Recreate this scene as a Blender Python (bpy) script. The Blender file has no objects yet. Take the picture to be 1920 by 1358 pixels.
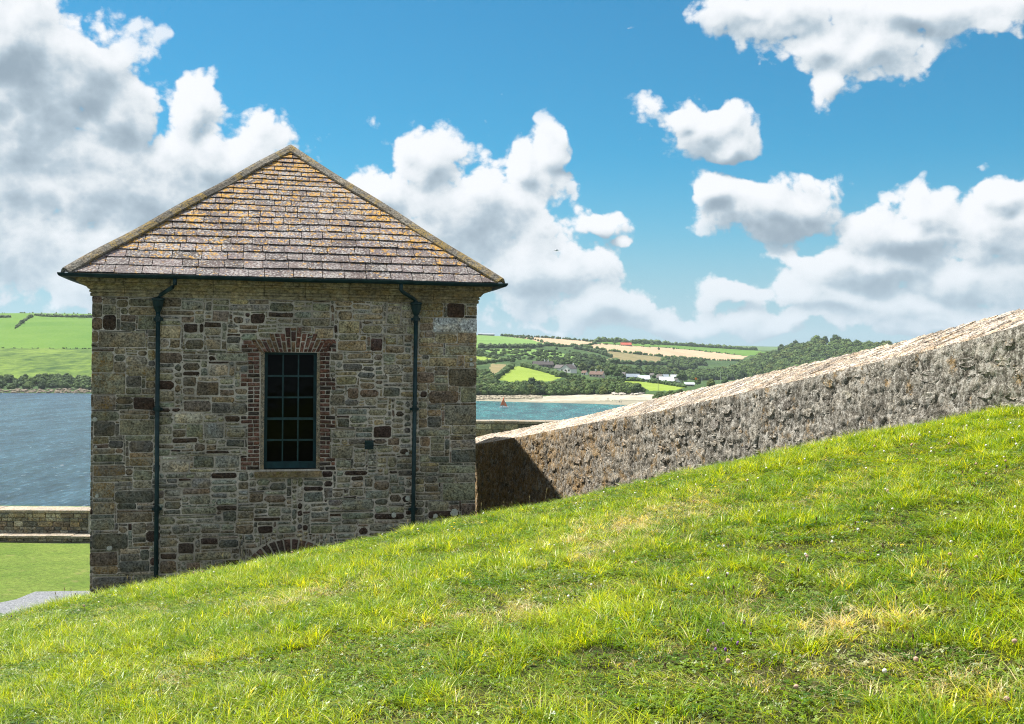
import bpy, math, random
import numpy as np
from mathutils import Matrix, Vector, noise as mnoise

random.seed(7); rng = np.random.default_rng(7)
SC = bpy.context.scene
COL = SC.collection
R_ = math.radians
EYE = 26.0                      # the sea is z = 0, the viewer stands on the bank above it
F = 2050.0; ROLL = R_(.5); CR, SR = math.cos(ROLL), math.sin(ROLL)

# ---------------------------------------------------------------- camera, world, sun, exposure
cam_d = bpy.data.cameras.new('camera'); cam = bpy.data.objects.new('camera', cam_d); COL.objects.link(cam)
cam_d.sensor_width = 36; cam_d.lens = F/1920*36; cam_d.clip_end = 30000; cam_d.clip_start = .05
cam.matrix_world = Matrix.Translation((0, 0, EYE)) @ Matrix.Rotation(R_(90), 4, 'X') @ Matrix.Rotation(ROLL, 4, 'Z')
SC.camera = cam
SC.view_settings.view_transform = 'Standard'; SC.view_settings.look = 'None'
SC.view_settings.gamma = 1; SC.view_settings.use_curve_mapping = False
SC.view_settings.exposure = 1.2
SUN_AZ, SUN_EL = 60, 60         # degrees left of the view direction, degrees above the horizon
s_dir = Vector((-math.sin(R_(SUN_AZ))*math.cos(R_(SUN_EL)), math.cos(R_(SUN_AZ))*math.cos(R_(SUN_EL)), math.sin(R_(SUN_EL))))
sd = bpy.data.lights.new('sun', 'SUN'); sd.energy = 4.6; sd.angle = R_(.53); sd.color = (1, .955, .88)
so = bpy.data.objects.new('sun', sd); COL.objects.link(so)
so.rotation_euler = s_dir.to_track_quat('Z', 'Y').to_euler(); so.location = (-30, 20, 80)

SC.cycles.use_denoising = True; SC.cycles.denoiser = 'OPENIMAGEDENOISE'; SC.cycles.denoising_prefilter = 'NONE'; SC.cycles.filter_width = 1.1; SC.cycles.sample_clamp_indirect = 4
SC.cycles.max_bounces = 6; SC.cycles.diffuse_bounces = 3; SC.cycles.glossy_bounces = 3; SC.cycles.transparent_max_bounces = 8
BLUE_TINT = (.112, .43, .505)

class G:
    """a little node-tree writer"""
    def __init__(s, nt): s.nt = nt
    def n(s, t, **kw):
        nd = s.nt.nodes.new(t)
        for k, v in kw.items(): setattr(nd, k, v)
        return nd
    def put(s, sock, v):
        if isinstance(v, bpy.types.NodeSocket): s.nt.links.new(v, sock)
        elif v is not None: sock.default_value = v
    def m(s, op, a, b=None, c=None, clamp=False):
        nd = s.n('ShaderNodeMath', operation=op, use_clamp=clamp)
        s.put(nd.inputs[0], a); s.put(nd.inputs[1], b); s.put(nd.inputs[2], c)
        return nd.outputs[0]
    def vm(s, op, a, b=None):
        nd = s.n('ShaderNodeVectorMath', operation=op); s.put(nd.inputs[0], a)
        if b is not None: s.put(nd.inputs[3 if op == 'SCALE' else 1], b)
        return nd.outputs[0]
    def noise(s, vec, scale, detail=4, rough=.55, dist=0, lac=2.0):
        nd = s.n('ShaderNodeTexNoise'); s.put(nd.inputs['Vector'], vec)
        nd.inputs['Scale'].default_value = scale; nd.inputs['Detail'].default_value = detail
        nd.inputs['Roughness'].default_value = rough; nd.inputs['Distortion'].default_value = dist
        nd.inputs['Lacunarity'].default_value = lac
        return nd.outputs[0]
    def vor(s, vec, scale, feature='F1', out=0, rnd=1):
        nd = s.n('ShaderNodeTexVoronoi', feature=feature); s.put(nd.inputs['Vector'], vec)
        nd.inputs['Scale'].default_value = scale
        if 'Randomness' in nd.inputs: nd.inputs['Randomness'].default_value = rnd
        return nd.outputs[out]
    def sm(s, v, lo, hi, a=0., b=1.):
        nd = s.n('ShaderNodeMapRange', interpolation_type='SMOOTHSTEP'); s.put(nd.inputs[0], v)
        for i, x in enumerate((lo, hi, a, b)): nd.inputs[i+1].default_value = x
        return nd.outputs[0]
    def lin(s, v, lo, hi, a=0., b=1.):
        nd = s.n('ShaderNodeMapRange'); s.put(nd.inputs[0], v)
        for i, x in enumerate((lo, hi, a, b)): nd.inputs[i+1].default_value = x
        return nd.outputs[0]
    def mix(s, f, a, b, bt='MIX'):
        nd = s.n('ShaderNodeMix', data_type='RGBA', blend_type=bt)
        s.put(nd.inputs[0], f)
        for i, v in ((6, a), (7, b)):
            if isinstance(v, tuple) and len(v) == 3: v = v + (1,)
            s.put(nd.inputs[i], v)
        return nd.outputs[2]
    def mapv(s, vec, loc=(0,0,0), rot=(0,0,0), scl=(1,1,1), vt='POINT'):
        nd = s.n('ShaderNodeMapping', vector_type=vt); s.put(nd.inputs[0], vec)
        nd.inputs[1].default_value = loc; nd.inputs[2].default_value = rot; nd.inputs[3].default_value = scl
        return nd.outputs[0]

# ---------------------------------------------------------------- picture <-> place
def lv(px, py):
    x, y = px-960, py-679
    return x*CR + y*SR, -x*SR + y*CR
def at(px, py, Y):
    a, b = lv(px, py); return Vector((a/F*Y, Y, EYE - b/F*Y))
def to_px(P):
    a = P[0]/P[1]*F; b = (EYE-P[2])/P[1]*F
    return 960 + a*CR - b*SR, 679 + a*SR + b*CR

# ---------------------------------------------------------------- sky and clouds
# cumulus banks: centre x, y, half width, half height (in pixels of a picture of that stretch of sky), weight
CLOUDS = [(0,70,150,130,1),(-80,260,420,280,1),(150,150,110,120,1),(210,210,130,110,1),(250,350,320,200,1),(370,200,80,85,1),(430,300,150,130,1),
     (300,500,460,150,1),(600,440,230,140,1),(690,370,120,80,1),(815,300,85,95,1),(880,400,220,160,1),
     (990,310,85,70,1),(1030,280,48,42,1),(1000,520,190,120,1),(1125,410,78,40,1),(1165,440,45,20,.8),(1130,575,190,52,.9),
     (1300,230,125,66,1),(1255,205,60,45,1),(1375,265,75,42,1),
     (1440,395,165,66,1),(1340,370,65,46,1),(1505,372,90,58,1),
     (1410,10,115,48,.9),(1530,70,125,70,.95),(1630,95,130,85,1),(1480,20,130,60,1),(1560,160,75,48,.85),(1720,15,240,55,.95),(1860,40,100,60,.8),
     (1700,430,170,80,1),(1610,510,200,76,.95),(1740,385,72,52,1),(1850,440,130,95,1),(1895,355,62,38,.95),(1720,570,300,60,.9),(1480,605,240,32,.8),
     (1560,560,200,40,.9),(1800,520,180,60,1),(1380,560,120,34,.8),(1300,600,260,34,.85),(1750,600,300,40,.9),(1010,610,130,26,.75),(1840,300,60,32,.45),(705,218,45,20,.42),(1175,52,18,14,.45)]
# the shaded undersides of the deep banks
SHADES = [(120,175,190,105,.42),(60,280,300,60,.3),(120,400,260,55,.25),(200,500,300,45,.25),(860,420,170,80,.22),(1010,540,160,45,.22),(1450,435,150,38,.3),(1640,530,160,36,.4),(1720,455,160,34,.2),(1600,40,150,50,.16),(-150,480,300,120,.3)]
def build_world():
    w = bpy.data.worlds.new('World'); SC.world = w; w.use_nodes = True
    w.cycles.sampling_method = 'MANUAL'; w.cycles.sample_map_resolution = 512
    nt = w.node_tree; nt.nodes.clear(); g = G(nt)
    out = g.n('ShaderNodeOutputWorld')
    sky = g.n('ShaderNodeTexSky', sky_type='NISHITA', sun_disc=False, sun_elevation=R_(SUN_EL), sun_rotation=R_(-SUN_AZ))
    sky.air_density = 1.0; sky.dust_density = .4; sky.ozone_density = 2.5
    tc = g.n('ShaderNodeTexCoord').outputs['Generated']
    sx = g.n('ShaderNodeSeparateXYZ'); nt.links.new(tc, sx.inputs[0])
    az = g.m('ARCTAN2', sx.outputs[0], sx.outputs[1]); el = g.m('ARCSINE', sx.outputs[2])
    cb = g.n('ShaderNodeCombineXYZ'); nt.links.new(az, cb.inputs[0]); nt.links.new(el, cb.inputs[1])
    P = cb.outputs[0]
    veil = g.sm(el, .0, .2, .72, 0.)
    blue = g.mix(1., sky.outputs[0], BLUE_TINT, 'MULTIPLY')
    blue = g.mix(veil, blue, (1.75, 2.5, 3.0))
    lowveil = g.sm(el, .0, .13, .55, 0.)
    def wide_of(h, V, sy):
        return h.m('MULTIPLY', h.sm(h.noise(h.mapv(V, scl=(1, 1.6, 1)), 3.2, 2), .28, .52, 0, 1.), sy)  # cloud cover out of view, thickened to brighten the shaded facade
    def group(name, blobs):
        gr = bpy.data.node_groups.new(name, 'ShaderNodeTree')
        gr.interface.new_socket('Vector', in_out='INPUT', socket_type='NodeSocketVector')
        gr.interface.new_socket('Field', in_out='OUTPUT', socket_type='NodeSocketFloat')
        gr.interface.new_socket('Mass', in_out='OUTPUT', socket_type='NodeSocketFloat')
        h = G(gr); gi = h.n('NodeGroupInput'); go = h.n('NodeGroupOutput'); V0 = gi.outputs[0]
        s2 = h.n('ShaderNodeSeparateXYZ'); h.put(s2.inputs[0], V0)
        far = h.sm(h.m('ABSOLUTE', s2.outputs[0]), .50, .62)
        acc = wide_of(h, V0, h.m('MAXIMUM', far, h.sm(s2.outputs[1], .36, .5)))
        if blobs:
            wn = h.n('ShaderNodeTexNoise'); h.put(wn.inputs['Vector'], V0); wn.inputs['Scale'].default_value = 16; wn.inputs['Detail'].default_value = 2
            V = h.vm('ADD', V0, h.vm('SCALE', h.vm('SUBTRACT', wn.outputs[1], (.5, .5, .5)), .055))
            for (x, y, rx, ry, wt) in blobs:
                a, b = lv(x, y); az0 = math.atan2(a, F); el0 = math.atan2(-b, math.hypot(F, a)); k = 1.5
                kx, ky = F/(rx*k), F/(ry*k)
                gd = h.n('ShaderNodeTexGradient', gradient_type='SPHERICAL'); h.put(gd.inputs[0], h.mapv(V, loc=(-az0*kx, -el0*ky, 0), scl=(kx, ky, 0)))
                v = gd.outputs[1] if wt == 1 else h.m('MULTIPLY', gd.outputs[1], wt)
                acc = h.m('SMOOTH_MAX', acc, v, .12)
        n1 = h.noise(h.mapv(V0, scl=(1, 1.3, 1)), 20, 8 if blobs else 4, .6, 0)
        d = h.m('MULTIPLY_ADD', n1, .85, acc)
        if blobs:      # cauliflower heads
            wq = h.vm('ADD', V0, h.vm('SCALE', h.vm('SUBTRACT', wn.outputs[1], (.5, .5, .5)), .03))
            vo = h.n('ShaderNodeTexVoronoi', feature='F1'); h.put(vo.inputs['Vector'], wq); vo.inputs['Scale'].default_value = 26; vo.inputs['Detail'].default_value = 3; vo.inputs['Roughness'].default_value = .55
            d = h.m('MULTIPLY_ADD', h.m('SUBTRACT', .62, vo.outputs[0]), .40, d)
        d = h.m('SUBTRACT', d, .425+.25)
        gr.links.new(d, go.inputs[0]); gr.links.new(acc, go.inputs[1]); return gr
    wnode = g.n('ShaderNodeTexNoise'); g.put(wnode.inputs['Vector'], P); wnode.inputs['Scale'].default_value = 18; wnode.inputs['Detail'].default_value = 4; wob = wnode.outputs[1]
    def shader(gr, shades):
        def field(vec):
            nd = g.n('ShaderNodeGroup', node_tree=gr); g.put(nd.inputs[0], vec); return nd.outputs
        d0, mass = field(P); d1, m1 = field(g.vm('ADD', P, (-.0065, .0125, 0)))
        alpha = g.m('MULTIPLY', g.sm(d0, -.025, .13), g.lin(mass, .15, .45, .6, 1.))
        rel = g.m('MULTIPLY', g.m('SUBTRACT', d0, d1), 1.6)
        big = g.noise(g.mapv(P, scl=(.9, 2.0, 1)), 5, 3, .5)
        lit = g.m('ADD', .77, rel)
        lit = g.m('ADD', lit, g.m('MULTIPLY', g.m('SUBTRACT', mass, m1), 1.5))
        lit = g.m('SUBTRACT', lit, g.m('MULTIPLY', g.sm(d0, .1, .7), .5))
        if shades:
            acc = None
            for (x, y, rx, ry, wt) in shades:
                a, b = lv(x, y); az0 = math.atan2(a, F); el0 = math.atan2(-b, math.hypot(F, a)); kx, ky = F/rx, F/ry
                gd = g.n('ShaderNodeTexGradient', gradient_type='SPHERICAL'); g.put(gd.inputs[0], g.mapv(g.vm('ADD', P, g.vm('SCALE', g.vm('SUBTRACT', wob, (.5, .5, .5)), .05)), loc=(-az0*kx, -el0*ky, 0), scl=(kx, ky, 0)))
                v = g.m('MULTIPLY', g.sm(gd.outputs[1], 0, .6), wt); acc = v if acc is None else g.m('MAXIMUM', acc, v)
            lit = g.m('SUBTRACT', lit, acc)
        lit = g.m('ADD', lit, g.m('MULTIPLY', g.m('SUBTRACT', big, .5), 1.5))
        cr = g.n('ShaderNodeValToRGB'); g.put(cr.inputs[0], g.sm(lit, -.55, 1.3)); e = cr.color_ramp.elements
        e[0].position = 0; e[0].color = (1.35, 1.75, 2.1, 1); e[1].position = 1; e[1].color = (4.15, 4.25, 4.4, 1)
        x = e.new(.35); x.color = (2.1, 2.55, 2.9, 1); x = e.new(.68); x.color = (3.3, 3.55, 3.75, 1)
        c = g.mix(lowveil, g.mix(alpha, blue, cr.outputs[0]), (2.15, 2.85, 3.3))
        bg = g.n('ShaderNodeBackground'); bg.inputs[1].default_value = .1; nt.links.new(c, bg.inputs[0]); return bg.outputs[0]
    def reach(c, side):
        x, y, rx, ry, wt = c; a0 = math.atan2(lv(x, y)[0], F); r = rx*1.5/F*1.02+.06
        return a0 - r < .13 if side == 0 else a0 + r > .13
    # the same field everywhere; banks that cannot reach a stretch of sky are not evaluated there
    left = shader(group('clouds_left', [c for c in CLOUDS if reach(c, 0)]), [c for c in SHADES if reach(c, 0)])
    right = shader(group('clouds_right', [c for c in CLOUDS if reach(c, 1)]), [c for c in SHADES if reach(c, 1)])
    rest = shader(group('clouds_elsewhere', []), [])
    mx = g.n('ShaderNodeMixShader'); g.put(mx.inputs[0], g.m('GREATER_THAN', az, .13)); nt.links.new(left, mx.inputs[1]); nt.links.new(right, mx.inputs[2])
    inside = g.m('MULTIPLY', g.m('LESS_THAN', g.m('ABSOLUTE', az), .62), g.m('MULTIPLY', g.m('LESS_THAN', el, .52), g.m('GREATER_THAN', el, -.02)))
    m2 = g.n('ShaderNodeMixShader'); g.put(m2.inputs[0], inside); nt.links.new(rest, m2.inputs[1]); nt.links.new(mx.outputs[0], m2.inputs[2])
    nt.links.new(m2.outputs[0], out.inputs[0])
build_world()

# ---------------------------------------------------------------- object helpers
def mesh_data(name, V, Fs, mat=None, smooth=False, col=None):
    me = bpy.data.meshes.new(name)
    V = np.asarray(V, dtype=np.float64)
    me.from_pydata(V.tolist(), [], Fs if isinstance(Fs, list) else Fs.tolist())
    if mat: me.materials.append(mat)
    if smooth: me.polygons.foreach_set('use_smooth', np.ones(len(me.polygons), dtype=bool))
    if col is not None:
        ca = me.color_attributes.new('col', 'FLOAT_COLOR', 'POINT')
        c = np.asarray(col, dtype=np.float32)
        if c.ndim == 1: c = np.tile(c, (len(V), 1))
        ca.data.foreach_set('color', c.ravel())
    me.update(); return me
def wloc(p):
    l = Vector((0, 0, 0))
    while p is not None: l += p.location; p = p.parent
    return l
def part(name, V, Fs, mat, parent=None, smooth=False, col=None, label=None):
    """vertices in world coordinates; the object sits in its parent's frame"""
    V = np.asarray(V, dtype=np.float64)
    if parent is not None: V = V - np.array(wloc(parent))
    o = bpy.data.objects.new(name, mesh_data(name, V, Fs, mat, smooth, col)); COL.objects.link(o)
    if parent is not None: o.parent = parent
    if label: o['label'] = label
    return o
def thing(name, label, cat, loc=(0,0,0), group=None, rz=0):
    o = bpy.data.objects.new(name, None); COL.objects.link(o); o.location = loc; o.rotation_euler = (0, 0, rz)
    o.empty_display_size = .2
    return tag(o, label, cat, group)
def tag(o, label=None, cat=None, group=None, kind=None):
    if label: o['label'] = label
    if cat: o['category'] = cat
    if group: o['group'] = group
    if kind: o['kind'] = kind
    return o
class MB:
    def __init__(s): s.V = []; s.F = []; s.C = []
    def add(s, V, Fs, c=None):
        k = len(s.V); s.V += [tuple(v) for v in V]; s.F += [tuple(i+k for i in f) for f in Fs]
        if c is not None: s.C += [tuple(c)]*len(V)
    def box(s, O, ex, ey, ez, c=None):
        """corner O and three edge vectors"""
        O, ex, ey, ez = map(Vector, (O, ex, ey, ez))
        V = [O, O+ex, O+ex+ey, O+ey, O+ez, O+ex+ez, O+ex+ey+ez, O+ey+ez]
        s.add(V, [(0,3,2,1),(4,5,6,7),(0,1,5,4),(1,2,6,5),(2,3,7,6),(3,0,4,7)], c)
    def tube(s, pts, rad, n=12, caps=True):
        pts = [Vector(p) for p in pts]; k = len(s.V)
        rad = rad if isinstance(rad, (list, tuple)) else [rad]*len(pts)
        for i, p in enumerate(pts):
            t = (pts[min(i+1, len(pts)-1)] - pts[max(i-1, 0)]).normalized()
            up = Vector((0, 0, 1)) if abs(t.z) < .9 else Vector((1, 0, 0))
            a = t.cross(up).normalized(); b = t.cross(a)
            for j in range(n):
                th = 2*math.pi*j/n; s.V.append(tuple(p + (a*math.cos(th)+b*math.sin(th))*rad[i]))
        for i in range(len(pts)-1):
            for j in range(n):
                s.F.append((k+i*n+j, k+i*n+(j+1) % n, k+(i+1)*n+(j+1) % n, k+(i+1)*n+j))
        if caps:
            s.F.append(tuple(k+j for j in range(n))[::-1]); s.F.append(tuple(k+(len(pts)-1)*n+j for j in range(n)))
    def build(s, name, mat, parent=None, smooth=False, col=None, label=None):
        return part(name, s.V, s.F, mat, parent, smooth, s.C if s.C else col, label)

# vectorised value noise
_pt = rng.permutation(4096); _pv = rng.random(4096)
def _h(i, j, k): return _pv[_pt[(_pt[(_pt[i & 4095] + j) & 4095] + k) & 4095]]
def vn(x, y, z=0):
    x = np.asarray(x, float); y = np.asarray(y, float); z = np.asarray(z, float) + np.zeros_like(x)
    i, j, k = np.floor(x).astype(int), np.floor(y).astype(int), np.floor(z).astype(int)
    u, v, w = x-i, y-j, z-k; u, v, w = u*u*(3-2*u), v*v*(3-2*v), w*w*(3-2*w)
    r = 0
    for a, ua in ((0, 1-u), (1, u)):
        for b, vb in ((0, 1-v), (1, v)):
            for c, wc in ((0, 1-w), (1, w)): r = r + ua*vb*wc*_h(i+a, j+b, k+c)
    return r
def fbm(x, y, z=0, o=4):
    r = 0; a = 1; t = 0; x = np.asarray(x, float); y = np.asarray(y, float); z = np.asarray(z, float)
    for q in range(o): r = r + a*vn(x*2**q+q*17.3, y*2**q+q*5.1, z*2**q); t += a; a *= .5
    return r/t - .5
def grid_faces(nr, nc):
    i = np.arange(nr-1)[:, None]*nc + np.arange(nc-1)[None, :]
    return np.stack([i, i+1, i+nc+1, i+nc], -1).reshape(-1, 4)

# ---------------------------------------------------------------- materials
def new_mat(name, rough=.8, spec=.3):
    m = bpy.data.materials.new(name); m.use_nodes = True; nt = m.node_tree; g = G(nt)
    b = nt.nodes['Principled BSDF']; b.inputs['Roughness'].default_value = rough; b.inputs['Specular IOR Level'].default_value = spec
    return m, g, b
def bump(g, b, h, dist=.01, strength=1.):
    nd = g.n('ShaderNodeBump'); nd.inputs['Strength'].default_value = strength; nd.inputs['Distance'].default_value = dist
    g.put(nd.inputs['Height'], h); g.nt.links.new(nd.outputs[0], b.inputs['Normal'])
def OBJ(g): return g.n('ShaderNodeTexCoord').outputs['Object']
def POS(g): return g.n('ShaderNodeNewGeometry').outputs['Position']
def plain(name, c, rough=.7, spec=.3, var=.25, scale=6, bd=0):
    m, g, b = new_mat(name, rough, spec); P = OBJ(g)
    n = g.noise(P, scale, 5, .6)
    g.put(b.inputs[0], g.mix(g.lin(n, .3, .7), tuple(x*(1-var) for x in c), tuple(min(1, x*(1+var)) for x in c)))
    if bd: bump(g, b, g.noise(P, scale*5, 5), bd)
    return m
def attr(g):
    nd = g.n('ShaderNodeAttribute', attribute_name='col'); return nd.outputs['Color'], nd.outputs['Alpha']

def stone_material(name, lich=(.30, .19, .06), white=(.5, .5, .46), spec_white=.5, fine=28, bd=.012, k=1.):
    """a stone: its own colour comes in 'col' (alpha: how much lichen it carries)"""
    m, g, b = new_mat(name, .9, .15); P = OBJ(g); c, al = attr(g)
    n1 = g.noise(P, 9, 6, .65); n2 = g.noise(P, fine, 6, .7); n3 = g.noise(g.mapv(P, scl=(1, 1, 3.2)), 14, 5, .6)
    v = g.m('ADD', g.lin(n1, .28, .72, .55, 1.5), g.lin(n2, .38, .62, -.62*k, .75*k))  # grain contrast raised in the colour, standing in for relief shading
    v = g.m('MULTIPLY', v, g.lin(n3, .3, .7, .8, 1.2)); v = g.m('MULTIPLY', v, g.lin(g.noise(P, .8, 4, .6), .36, .62, .8, 1.22))
    c1 = g.mix(1., c, g.n('ShaderNodeCombineXYZ').outputs[0], 'MIX') if False else None
    cc = g.n('ShaderNodeVectorMath', operation='SCALE'); g.put(cc.inputs[0], c); g.put(cc.inputs[3], v)
    c1 = cc.outputs[0]
    hue = g.noise(P, 5, 3); c1 = g.mix(g.lin(hue, .45, .7, 0, .5), c1, g.mix(1., c1, (1.35, 1.05, .65), 'MULTIPLY'))
    ln = g.noise(P, 4.3, 6, .68); lm = g.m('ADD', ln, g.m('MULTIPLY', al, .3))
    lmask = g.m('MULTIPLY', g.sm(lm, .66, .80, 0, .95), g.sm(g.noise(P, 30, 5, .75), .44, .58, .05, 1))
    c1 = g.mix(lmask, c1, g.mix(n2, lich, tuple(x*.6 for x in lich)))
    wn = g.noise(P, 46, 3, .7); wm = g.m('MULTIPLY', g.sm(wn, .60, .68), g.sm(g.noise(P, 3.1, 4), .42, .58))
    c1 = g.mix(g.m('MULTIPLY', wm, spec_white), c1, white)
    dk = g.m('MULTIPLY', g.sm(g.noise(P, 27, 5, .75), .56, .64), .7); c1 = g.mix(dk, c1, (.03, .028, .022))
    g.put(b.inputs[0], c1)
    bump(g, b, g.m('ADD', n2, g.m('MULTIPLY', n3, .7)), bd)
    return m
M = {}
M['stone'] = stone_material('rubble_stone')
M['brick'] = stone_material('old_brick', spec_white=.25, bd=.006)
M['cornice'] = stone_material('cornice_stone', lich=(.2, .17, .04), fine=18, spec_white=.15, bd=.008, k=.45)
M['coping'] = stone_material('coping_stone', lich=(.5, .3, .13), spec_white=.5, fine=40, bd=.02)

def mat_mortar():
    m, g, b = new_mat('lime_mortar', .95, .1); P = OBJ(g)
    n = g.noise(P, 24, 6, .8); n0 = g.noise(P, 1.2, 4)
    c = g.mix(g.lin(n, .3, .7), (.34, .31, .26), (.82, .76, .68))
    c = g.mix(g.lin(n0, .35, .65, 0., .55), c, (.13, .115, .09))
    chip = g.sm(g.vor(P, 17), .16, .24, 1, 0); chip = g.m('MULTIPLY', chip, g.sm(g.noise(P, 5, 2), .48, .56)); c = g.mix(chip, c, (.09, .075, .055))
    g.put(b.inputs[0], c); bump(g, b, g.noise(P, 60, 5, .7), .012); return m
M['mortar'] = mat_mortar()
def mat_slate():
    m, g, b = new_mat('roof_slate', .85, .2); P = OBJ(g); c, al = attr(g)
    n = g.noise(P, 8, 5, .6); f = g.noise(P, 26, 4, .65); ff = g.noise(P, 60, 3, .6)
    v = g.m('ADD', g.lin(n, .3, .7, .75, 1.25), g.lin(ff, .3, .7, -.2, .2))
    cc = g.n('ShaderNodeVectorMath', operation='SCALE'); g.put(cc.inputs[0], c); g.put(cc.inputs[3], v)
    grey = g.m('MULTIPLY', g.sm(g.m('ADD', f, g.m('MULTIPLY', g.noise(P, 2.1, 3), .32)), .66, .73), g.lin(al, 0, .5, .45, 1))
    c1 = g.mix(g.m('MULTIPLY', grey, .8), cc.outputs[0], (.40, .385, .37))
    dk = g.m('MULTIPLY', g.sm(g.noise(P, 24, 4, .75), .52, .60), g.lin(al, 0, .4, .25, .85)); c1 = g.mix(dk, c1, (.035, .03, .03))
    o1 = g.m('ADD', g.noise(P, 10.5, 5, .72), g.m('MULTIPLY', al, .24))
    om = g.m('MULTIPLY', g.sm(o1, .672, .725), g.lin(f, .35, .6, .2, 1.))
    c1 = g.mix(om, c1, g.mix(g.lin(ff, .3, .7), (.55, .22, .02), (.46, .32, .04)))
    g.put(b.inputs[0], c1); bump(g, b, g.m('ADD', f, ff), .008); return m
M['slate'] = mat_slate()
M['hip'] = stone_material('hip_tile_stone', lich=(.36, .24, .05), white=(.42, .41, .38), fine=30, spec_white=.45, bd=.008)
def mat_iron():
    m, g, b = new_mat('painted_iron', .45, .25); P = OBJ(g)
    g.put(b.inputs[0], g.mix(g.lin(g.noise(P, 7, 5), .35, .7), (.004, .020, .024), (.012, .042, .046)))
    bump(g, b, g.noise(P, 50, 4), .002); return m
M['iron'] = mat_iron()
M['paint'] = plain('sash_paint', (.006, .036, .044), .5, .25, .35, 9)
M['bead'] = plain('glazing_bar_paint', (.013, .05, .055), .5, .3, .35, 14)
M['render'] = stone_material('jamb_render', fine=40, spec_white=.4, bd=.006)
def mat_glass():
    m, g, b = new_mat('old_glass', .05, .06); b.inputs[0].default_value = (.003, .0035, .003, 1)
    bump(g, b, g.noise(OBJ(g), 4, 2), .01, .5); return m
M['glass'] = mat_glass()
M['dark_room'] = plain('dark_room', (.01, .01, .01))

# ================================================================ THE STONE BUILDING
TH = R_(12.5); W = 7.0
U = Vector((math.cos(TH), math.sin(TH), 0)); BK = Vector((-math.sin(TH), math.cos(TH), 0)); UP = Vector((0, 0, 1))
aR = lv(892, 760)[0]/F; aL = lv(171, 830)[0]/F
YR = (W*U.x - aL*W*U.y)/(aR - aL)
PR = Vector((aR*YR, YR, 0)); PL = PR - W*U
DP = 9.0; GROUND = EYE - 6.3
def fp(u, z, d=0):                       # point of the facade plane; d metres proud of it (towards the viewer)
    return PL + U*u + UP*z - BK*d
def fac(px, py, d=0):                    # picture point -> (u, z) on the facade
    a, b = lv(px, py); D = Vector((a/F, 1, -b/F)); O = Vector((0, 0, EYE)); P0 = PL - BK*d
    s = (P0 - O).dot(BK)/D.dot(BK); Q = O + D*s
    return (Q - PL).dot(U), Q.z
bld = thing('stone_building', 'square rubble stone building with a lichened slate hip roof and one tall barred sash window', 'building', fp(W/2, GROUND))
ZT = fac(533, 560)[1]                    # foot of the cornice
ZE = fac(533, 521, .45)[1]               # eaves
WZ0, WZ1 = fac(546, 880)[1], fac(546, 661)[1]   # window opening
WU0, WU1 = fac(489, 770)[0], fac(600, 770)[0]

# the four walls (mortar body), the front one with the window opening
def warp(u, z):
    a = mnoise.noise(Vector((u*2.3, z*2.3, 3.1)))*.016 + mnoise.noise(Vector((u*8, z*8, 9.1)))*.008
    b = mnoise.noise(Vector((u*2.1, z*2.6, 33.1)))*.016 + mnoise.noise(Vector((u*7, z*8, 19.1)))*.008
    return u+a, z+b
fm = MB()
def wall_sheet(u0, u1, z0, z1, du=.06):
    nu, nz = max(2, int((u1-u0)/du)+1), max(2, int((z1-z0)/du)+1)
    us, zs = np.linspace(u0, u1, nu), np.linspace(z0, z1, nz)
    k = len(fm.V); uu, zz = np.meshgrid(us, zs)
    dd = .006 + fbm(uu*9, zz*9, 1.3, 3)*.012
    for a, b_, d_ in zip(uu.ravel(), zz.ravel(), dd.ravel()): fm.V.append(tuple(fp(a, b_, d_)))
    for f in grid_faces(nz, nu): fm.F.append(tuple(int(i)+k for i in f))
wall_sheet(0, WU0, GROUND, ZT+.02); wall_sheet(WU1, W, GROUND, ZT+.02); wall_sheet(WU0, WU1, GROUND, WZ0); wall_sheet(WU0, WU1, WZ1, ZT+.02)
front = fm.build('front_wall', M['mortar'], bld)
sm_ = MB()
for (A, B_) in ((fp(W, 0), fp(W, 0, -DP)), (fp(0, 0, -DP), fp(0, 0)), (fp(W, 0, -DP), fp(0, 0, -DP))):
    e = B_ - A; n_ = int(e.length/.25); nz = 26; k = len(sm_.V)
    for j in range(nz+1):
        for i in range(n_+1):
            p = A + e*(i/n_); p.z = GROUND + (ZT+.02-GROUND)*j/nz; sm_.V.append(tuple(p))
    for f in grid_faces(nz+1, n_+1): sm_.F.append(tuple(int(i)+k for i in f))
def mat_sidewall():
    m, g, b = new_mat('far_rubble', .9, .15); P = OBJ(g); Q = g.mapv(P, scl=(3, 3, 7))
    c = g.mix(g.vor(Q, 1, out=1), (.10, .09, .065), (.22, .2, .15)); c = g.mix(.6, c, (.13, .12, .09))
    e = g.vor(Q, 1, 'DISTANCE_TO_EDGE'); c = g.mix(g.sm(e, .03, .09, 1, 0), c, (.27, .25, .21))
    g.put(b.inputs[0], c); bump(g, b, g.m('ADD', g.sm(e, 0, .12), g.noise(P, 30, 4)), .02); return m
M['sidewall'] = mat_sidewall()
sm_.build('side_wall', M['sidewall'], bld)

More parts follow.
